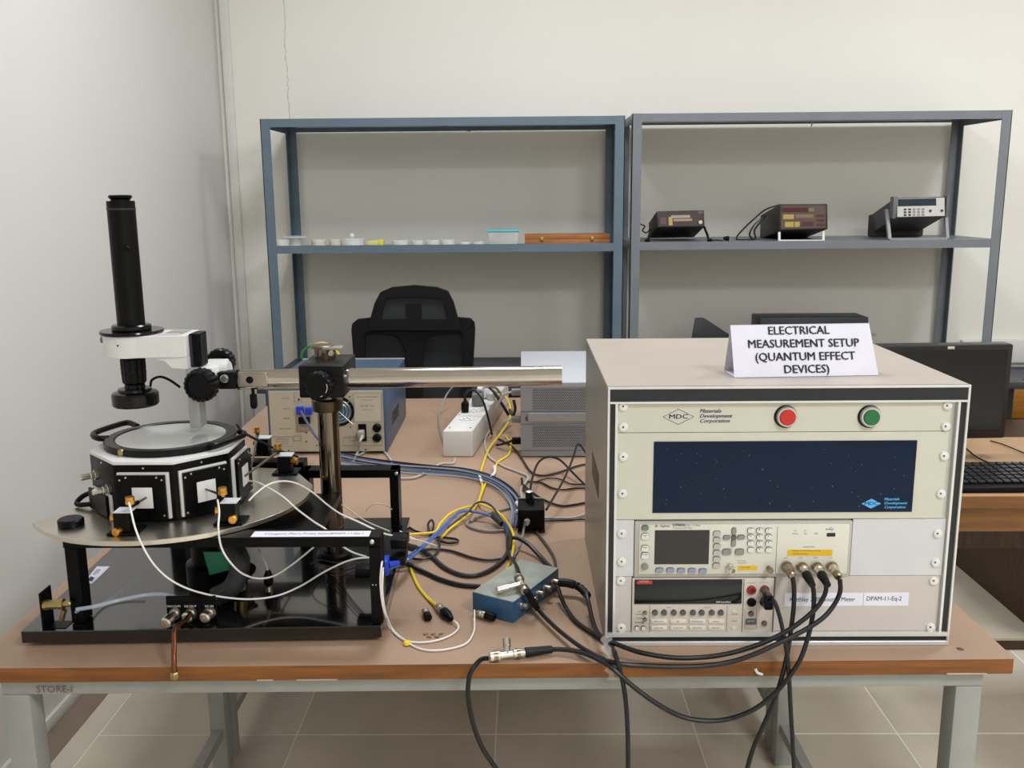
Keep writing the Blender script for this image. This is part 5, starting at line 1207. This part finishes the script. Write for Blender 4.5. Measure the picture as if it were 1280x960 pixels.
# ================================================================ white wires of the probe station
RW = .0015
cable([(161, 628, 1.345), (164, 640, 1.335), (169, 660, 1.32), (178, 682, 1.312), (192, 705, 1.315), (212, 724, 1.325), (238, 737, 1.345), (270, 745, 1.38), (310, 749, 1.40), (345, 745, 1.42), (375, 733, 1.44), (405, 715, 1.46), (430, 703, 1.47), (448, 698, 1.47), (462, 697, 1.47)], RW, WIREW, 'white wire looping low from the left front micromanipulator')
cable([(272, 625, 1.40), (274, 640, 1.36), (273, 662, 1.34), (277, 685, 1.345), (288, 703, 1.352), (303, 717, 1.37), (322, 723, 1.40), (342, 720, 1.42), (362, 708, 1.43), (380, 694, 1.435), (392, 684, 1.44)], RW, WIREW, 'white wire looping from the right front micromanipulator')
cable([(310, 601, 1.52), (322, 603, 1.5), (338, 611, 1.48), (355, 622, 1.46), (372, 637, 1.45), (392, 652, 1.44), (409, 663, 1.43), (425, 680, 1.43), (440, 690, 1.44), (458, 696, 1.46)], RW, WIREW, 'white wire dropping from the chamber side behind the front bar')
cable([(311, 626, 1.45), (320, 617, 1.46), (335, 606, 1.48), (352, 601.5, 1.5), (370, 604, 1.51), (390, 615, 1.52), (408, 630, 1.5), (425, 642, 1.47), (445, 651, 1.45), (463, 659.5, 1.44), (480, 667, 1.46), (505, 672, 1.5), (525, 676, 1.55), (545, 682, 1.6)], RW, WIREW, 'white wire arching over the platen wing and past the pole')
cable([(427, 631, 1.6), (438, 638, 1.58), (450, 647, 1.55), (465, 655, 1.52), (487, 664, 1.5)], .0012, WIREC, 'thin cream wire slanting down right of the pole')
cable([(457, 640, 1.75), (462, 633, 1.75), (472, 629.5, 1.75), (483, 632, 1.76), (490, 637, 1.77)], .0011, WIREC, 'thin cream wire arching between the pole and rear post')
cable([(478, 700, 1.40), (477, 706, 1.35), (475.5, 725, 1.345), (477, 748, 1.347), (481, 768, 1.362), (486, 783, .7525), (495, 793, .7525), (508, 801, .7525), (527, 803, .7525), (548, 800, .7525), (565, 793, .7525), (573, 785, .7525), (571, 779, .757), (567, 776, .7575)], RW, WIREW, 'white wire curving from the station post to the yellow cable plug')
cable([(479, 708, 1.40), (478.5, 716, 1.35), (478, 738, 1.345), (480, 756, 1.352), (484, 772, 1.37), (491, 787, .7525), (503, 798, .7535), (520, 809, .7525), (538, 813, .7525), (562, 811, .7525), (583, 804, .7525), (592, 790, .7525), (593, 775, .756), (593, 762, .77)], RW, WIREW, 'white wire curving along the table front to the blue box')
cable([(323, 686, 1.5), (328, 696, 1.49), (333, 706, 1.49), (335, 715, 1.488)], RW, WIREW, 'short white wire ending in the hanging black plug under the bar')
tt = thing('coaxial_plug', 'black-booted plug hanging under the front bar of the station', 'connector', (-.44, 1.49, .82))
a = at((335, 713, 1.488)); b_ = at((336, 733, 1.488)); c_ = at((337, 748, 1.48))
part('black_boot', MB().lathe([(.004, 0), (.0055, .004), (.008, .01), (.008, .022), (.006, .026)], a, b_-a, 14), BLKP, tt); part('connector_shell', MB().lathe([(.005, 0), (.0062, .002), (.0062, .012), (.005, .014)], b_, c_-b_, 14), NICKD, tt)
# dark red thin wires and blue D-connectors at the post
for k, (dy_, m) in enumerate(((0, WIRER), (5, WIREK), (9, WIRER), (-6, WIREK))):
    cable([(388, 712+dy_, 1.6), (400, 706+dy_, 1.58), (420, 710+dy_*1.1, 1.54), (440, 706+dy_, 1.5), (455, 704+dy_*.6, 1.48)], .0009, m, ['dark red fine wire behind the front bar, upper', 'black fine wire behind the front bar, middle', 'dark red fine wire behind the front bar, lower', 'black fine wire behind the front bar, uppermost'][k])
cl = []
for k in range(5):
    th0 = k*1.3; cl += [(-.349+.032*math.cos(th0), 1.62+.03*math.sin(th0)-.02, .80+.012*k), (-.349+.034*math.cos(th0+.65), 1.60+.03*math.sin(th0+.65), .806+.012*k)]
cable([Vector(p) for p in cl], .0011, WIREK, 'tangle of fine black wire around the pole foot')
dc = thing('data_plug', 'blue and black data plug at the right post of the station', 'connector', (-.215, 1.45, .83))
a = ony(467, 712, 1.46); part('plug_shell', MB().box(a.x-.03, a.x-.004, 1.45, 1.475, a.z-.012, a.z+.006, .003), BLKP, dc); part('blue_hood', MB().box(a.x-.002, a.x+.018, 1.448, 1.478, a.z-.013, a.z+.010, .003), BLUEC, dc)
dc = thing('data_plug', 'blue hooded data plug just right of the station post', 'connector', (-.2, 1.43, .82))
a = ony(477, 706, 1.43); part('plug_shell', MB().box(a.x+.001, a.x+.012, 1.42, 1.45, a.z-.016, a.z+.010, .003), BLUEC, dc); part('cable_exit', MB().cyl((a.x+.012, 1.435, a.z-.002), (a.x+.028, 1.44, a.z), .006, .004, 10), BLUEC, dc)

# ================================================================ yellow cables
cable([(620, 489, .84), (630, 494, .845), (638, 508, .83), (637, 525, .80), (626, 542, .77), (612, 560, .757), (604, 580, .7535), (600, 596, .7535), (603, 608, .7535), (598, 626, .754), (588, 641, .758), (574, 652, .758), (560, 663, .757), (552, 672, .755)], .0027, WIREY, 'yellow cable from the power strip down to the cable crossing')
cable([(632, 545, .753), (638, 555, .753), (636, 568, .753), (622, 578, .753), (618, 590, .753), (609, 601, .753), (603, 614, .757), (599, 628, .760), (608, 633, .762), (622, 640, .762), (635, 654, .762), (642, 670, .762), (641, 690, .757), (635, 708, .7535), (628, 722, .7535)], .0027, WIREY, 'yellow cable arching right and down to the blue box')
cable([(594, 632, .765), (580, 635, .765), (563, 642, .763), (550, 655, .76), (543, 665, .758), (520, 667.5, .757), (500, 669.5, .76), (493, 672, .765), (497, 682, .765), (504, 694, .762), (511, 704, .757), (516, 718, .753), (523, 733, .753), (534, 747, .753), (546, 757, .7575)], .0027, WIREY, 'yellow cable bending back to the booted plug near the probe station')
cable([(599, 594, .7575), (600, 597, .7578), (602, 603, .7575)], .0035, WIREW, 'white sleeve on the yellow cable', name='cable_sleeve', cat='sleeve')
cable([(618, 583, .757), (618.5, 590, .757), (614, 596, .757)], .0035, WIREW, 'white sleeve on the branching yellow cable', name='cable_sleeve', cat='sleeve')

# ================================================================ blue and dark bundle
bl = [(480, 709, .80), (497, 703, .785), (514, 692, .775), (531, 679, .77), (545, 666, .765), (557, 655, .765), (568, 644, .768), (578, 638, .770), (598, 640, .768), (615, 645, .765), (628, 653, .762), (635, 666, .758), (636, 683, .755), (641, 697, .755)]
for k, (ox, oy) in enumerate(((0, 0), (3, 4), (-1, 5))):
    cable([(p[0]+ox*(1 if i % 3 else -.5), p[1]+oy*(1-.1*i if i < 9 else .2), p[2]) for i, p in enumerate(bl)], .0019, WIREB, ['upper blue wire from the data plug over the yellow crossing', 'middle blue wire from the data plug over the yellow crossing', 'lower blue wire from the data plug over the yellow crossing'][k])
cable([(560, 660, .758), (572, 650, .762), (585, 640, .772), (595, 629, .782), (606, 628, .785), (616, 634, .78), (623, 644, .77), (630, 655, .765), (634, 670, .758), (634, 690, .7545)], .0021, mat('indigo_wire', '#34344a', .45), 'dark indigo cable arching above the yellow crossing')
bun = [(425, 572, .756), (455, 578, .756), (500, 584, .757), (540, 587, .757), (580, 591, .757), (612, 599, .757), (633, 612, .757), (645, 628, .757), (648, 645, .757), (645, 658, .755)]
cols = [(WIREK, .0032, 'black'), (WIREB, .0016, 'blue'), (WIREG, .0022, 'pale grey'), (WIREK, .0028, 'second black'), (mat('dusk_blue_wire', '#56688c', .45), .0014, 'pale blue'), (mat('dusk_blue_wire', '#56688c'), .0014, 'second pale blue'), (WIREG, .0024, 'grey'), (WIRELB, .0014, 'third pale blue')]
for k, (m, r, nm) in enumerate(cols):
    o1 = -7+2.1*k
    cable([(p[0]-o1*min(1, max(0, (i-4)/4))*1.1+random.uniform(-1, 1), p[1]+o1*(.9-.07*i)+random.uniform(-.6, .6), p[2]+.001*(k % 3)*2) for i, p in enumerate(bun)], r, m, nm+' cable of the bundle curving behind the rear post to the supply box')
cable([(646, 628, .765), (650, 636, .765), (645, 640, .765)], .004, WIREW, 'white tie around the cable bundle', name='cable_tie', cat='tie')
# greys around the strip
cable([(567, 482, .83), (558, 494, .80), (550, 515, .76), (549, 532, .7535), (553, 550, .7535), (557, 560, .7535)], .0026, WIREG, 'grey cable looping left of the power strip')
cable([(569, 573, .7535), (566, 579, .7535), (550, 580, .7535), (535, 589, .755), (518, 597, .7545), (500, 598, .7545)], .003, WIREPG, 'pale grey cable leaving the front of the power strip')
cable([(453, 545, 2.40), (450, 552, 2.37), (447, 565, .76), (441, 580, .7535)], .0032, WIREPG, 'pale grey mains lead of the blue controller')
cable([(437, 580, .7535), (450, 568, .7535), (468, 561.5, .7535), (478, 563, .7535), (487, 573, .7535), (490, 580, .7535)], .0028, WIREPG, 'pale grey cable arching in front of the blue controller')
cable([(376, 514, 2.41), (382, 525, 2.39), (388, 535, 2.37), (395, 546, 2.34), (405, 555, 2.3), (420, 566, .76), (440, 575, .757)], .0035, mat('slate_wire', '#4a5468', .5), 'slate-blue data cable sloping down from the blue controller')
cable([(581, 500, 2.57), (581, 493, 2.57), (588, 487, 2.57), (596, 490, 2.565), (604, 502, 2.56), (610, 522, 2.56), (615, 543, .756)], .0032, WIREK, 'black lead arching over the power strip from the small plug')
cable([(608, 482, 2.7), (616, 488, 2.68), (626, 503, 2.66), (636, 519, 2.65)], .0045, WIREK, 'thick black lead crossing the right side of the power strip')
cable([(603, 490, 2.62), (606, 484, 2.66), (618, 484, 2.72), (626, 492, 2.75)], .004, WIREG, 'short grey lead rising from the grey adapter')
cable([(616, 493, .845), (624, 491, .85), (634, 500, .83), (640, 512, .80), (636, 530, .76), (622, 545, .7535)], .0022, mat('olive_wire', '#a8a05a', .5), 'olive yellow lead beside the power strip')
# cords to the right of the strip
cable([(612, 538, .757), (606, 552, .7535), (611, 570, .7535), (628, 582, .7535), (648, 590, .7535), (660, 596, .7535), (656, 604, .756), (651, 613, .756), (654, 626, .756), (660, 634, .756)], .0031, WIREPG, 'pale grey cord looping behind the supply box')
cable([(622, 548, .754), (640, 558, .754), (652, 573, .754), (664, 590, .754), (680, 594.5, .754), (700, 590, .754), (720, 583, .754), (738, 579, .754)], .0026, mat('brown_black_wire', '#2b2322', .45), 'brown-black cord running to the cabinet along the grey instrument')
cable([(664, 628, .80), (663, 612, .79), (667, 592, .79), (674, 577, .79), (686, 571, .79), (700, 575, .785), (715, 590, .77), (736, 611, .756)], .0028, WIREK, 'black cord arching up between the supply box and cabinet')
cable([(683, 637, .79), (692, 622, .79), (706, 597, .80), (716, 573, .81), (722, 556, .82), (728, 560, .81), (738, 576, .80)], .0026, WIREK, 'black cord rising in a sharp peak beside the cabinet')
cable([(656, 602, .754), (675, 603, .754), (690, 610, .754), (705, 612, .754), (722, 610, .754), (738, 610, .754)], .0024, WIREK, 'black cord lying flat towards the cabinet, upper')
cable([(668, 603, .754), (684, 598, .754), (700, 599, .754), (714, 605, .754), (738, 605, .754)], .0018, mat('brown_black_wire', '#2b2322'), 'thin brown-black cord curving beside the supply box')
cable([(654, 606, .757), (664, 615, .757), (680, 625, .755), (700, 632, .754), (718, 631, .754), (738, 627, .754)], .0028, WIREK, 'black cord sagging towards the cabinet behind the supply box')
cable([(652, 598, .757), (654, 608, .757), (662, 616, .77), (667, 624, .81)], .0028, WIREK, 'black lead entering the round plug of the supply box')
cable([(677, 648, .755), (684, 648, .755), (700, 648, .755), (718, 647, .755), (738, 640, .755)], .003, WIREPG, 'pale grey cord from the supply box to the cabinet')
cable([(677, 651, .7535), (686, 651, .7535), (705, 650, .7535), (738, 649, .7535)], .0018, WIREK, 'thin black lead under the pale grey cord')
cable([(657, 650, 1.81), (655, 660, .765), (652, 675, .7535), (646, 690, .7535), (640, 697, .7535)], .0022, WIREG, 'thin grey lead dropping from the supply box front')
cable([(667, 658, .7535), (673, 668, .7535), (682, 680, .7535), (690, 692, .7535), (694, 702, .7535), (694, 712, .7535)], .0027, mat('grey_black_wire', '#45413e', .5), 'dark grey cord curving from the supply box behind the blue box')
cable([(641, 672, .772), (648, 673, .772), (660, 680, .768), (671, 691, .76), (681, 702, .7545), (692, 713, .7545)], .0042, WIREK, 'thick black cable lying beside the blue box, upper end')
cable([(636, 660, .757), (634, 680, .757), (637, 695, .762), (645, 706, .79), (649, 716, .802)], .003, WIREK, 'black cable coming down onto the lid tee')
cable([(524, 686, .757), (540, 696, .7545), (555, 709, .7545), (575, 718, .7545), (595, 719, .7545), (615, 711, .7545), (630, 698, .7545), (637, 682, .756), (638, 664, .757), (634, 652, .76)], .0042, mat('charcoal_wire', '#2c2a30', .45), 'thick charcoal cable in a wide bow left of the blue box')
cable([(500, 700, .77), (512, 706, .76), (530, 715, .7545), (550, 724, .7545), (575, 731, .7545), (600, 733, .7545)], .0045, WIREK, 'thick black cable running to the back of the blue box')
cable([(532, 687, .757), (548, 686.5, .754), (565, 689, .754), (590, 697, .754), (610, 700, .754), (630, 698, .754)], .0028, mat('brown_black_wire', '#2b2322'), 'brown-black cable lying straight above the charcoal bow')
cable([(586, 650, .754), (584, 656, .754), (594, 661, .754), (610, 664, .754), (632, 663, .754)], .003, WIREG, 'grey cable loop under the yellow crossing')
cable([(588, 652, .7535), (600, 645, .7545), (618, 640, .7545), (640, 634, .7535)], .0028, WIREG, 'grey cable running from the loop to the bundle')
cable([(510, 658, .7545), (520, 664, .7545), (537, 667, .7545), (542, 656, .76), (539, 650, .765), (535, 657, .76), (541, 670, .7545), (556, 672, .7545), (570, 674, .7545), (572, 677, .7545), (562, 679, .7545), (548, 676, .7545)], .0024, WIREK, 'thin black cord knotted behind the station post')
cable([(549, 672, .7545), (549, 685, .7545), (543, 694, .7545), (530, 699, .7545), (512, 698, .7545)], .0024, mat('charcoal_wire', '#2c2a30'), 'thin charcoal cord hooking back to the station')
tt = thing('inline_connector', 'dark barrel connector beside the white wires right of the station', 'connector', onz(515, 683, .77))
part('barrel', MB().cyl(at((500, 681, .79)), at((520, 686, .772)), .0075, .007, 14), DGR, tt); part('strain_relief', MB().cyl(at((520, 686, .772)), at((532, 688, .765)), .006, .0035, 12), DGR, tt)
cable([(500, 664, .80), (512, 671, .80), (520, 675, .79), (521, 684, .775), (519, 690, .77)], .0015, WIREW, 'thin white wire curling by the yellow cable bend')
cable([(478, 701, .81), (492, 700, .80), (510, 699, .78)], .0015, WIREW, 'short white wire above the blue wires')
cl = thing('ferrite_core', 'black ferrite sleeve on the indigo cable', 'sleeve', onz(622, 650, .77)); part('core', MB().cyl(at((617, 645, .768)), at((628, 655, .763)), .0068, .0062, 14), DGR, cl)
# connectors at left of the grey instrument
for k, (px, py, m, nm) in enumerate(((647, 490, 'c', 'upper'), (647, 524, 'c', 'middle'), (643, 551, 'k', 'lower'))):
    c = ony(px, py, 2.45); t = thing('side_plug', '%s cable plug at the left side of the grey instrument' % nm, 'connector', c)
    part('plug', MB().box(-.03, -.0055, 2.44, 2.46, c.z-.008, c.z+.008, .002), BLKP if m == 'k' else mat('mid_grey_plug', '#8c8c8a', .5), t)
    cable([(-.03, 2.45, c.z) if False else Vector((-.03, 2.45, c.z)), Vector((-.05, 2.46, c.z-.01)), Vector((-.072, 2.49, max(.757, c.z-.05)))], .0035, WIREK if m != 'c' else WIREPG, '%s lead leaving the left side of the grey instrument' % nm)
cable([at((642, 500, 2.5)), at((644, 511, 2.5)), at((641, 519, 2.5)), at((637, 512, 2.52))], .004, mat('brown_black_wire', '#2b2322'), 'brown-black lead coiled between the strip and grey instrument')
# green and yellow leads behind the clamp
cable([(377, 448, 1.72), (378, 440, 1.72), (385, 434, 1.72), (393, 431, 1.71)], .002, WIREGR, 'green earth lead curling behind the clamp block')
cable([(393, 431, 1.71), (402, 429, 1.71), (412, 431, 1.71), (418, 436, 1.71), (424, 444, 1.71)], .0022, WIREY, 'yellow end of the earth lead behind the clamp block')
cable([(296, 531, 1.66), (305, 541, 1.68), (330, 554, 1.74), (349, 563, 1.80), (372, 571, 1.84)], .0024, WIREK, 'black lead sloping from the chamber ring to behind the rear bar')
cable([(385, 615, .7545), (395, 628, .7545), (410, 640, .7545), (432, 654, .7545), (450, 662, .757)], .0024, mat('brown_black_wire', '#2b2322'), 'dark lead crossing the table behind the pole')
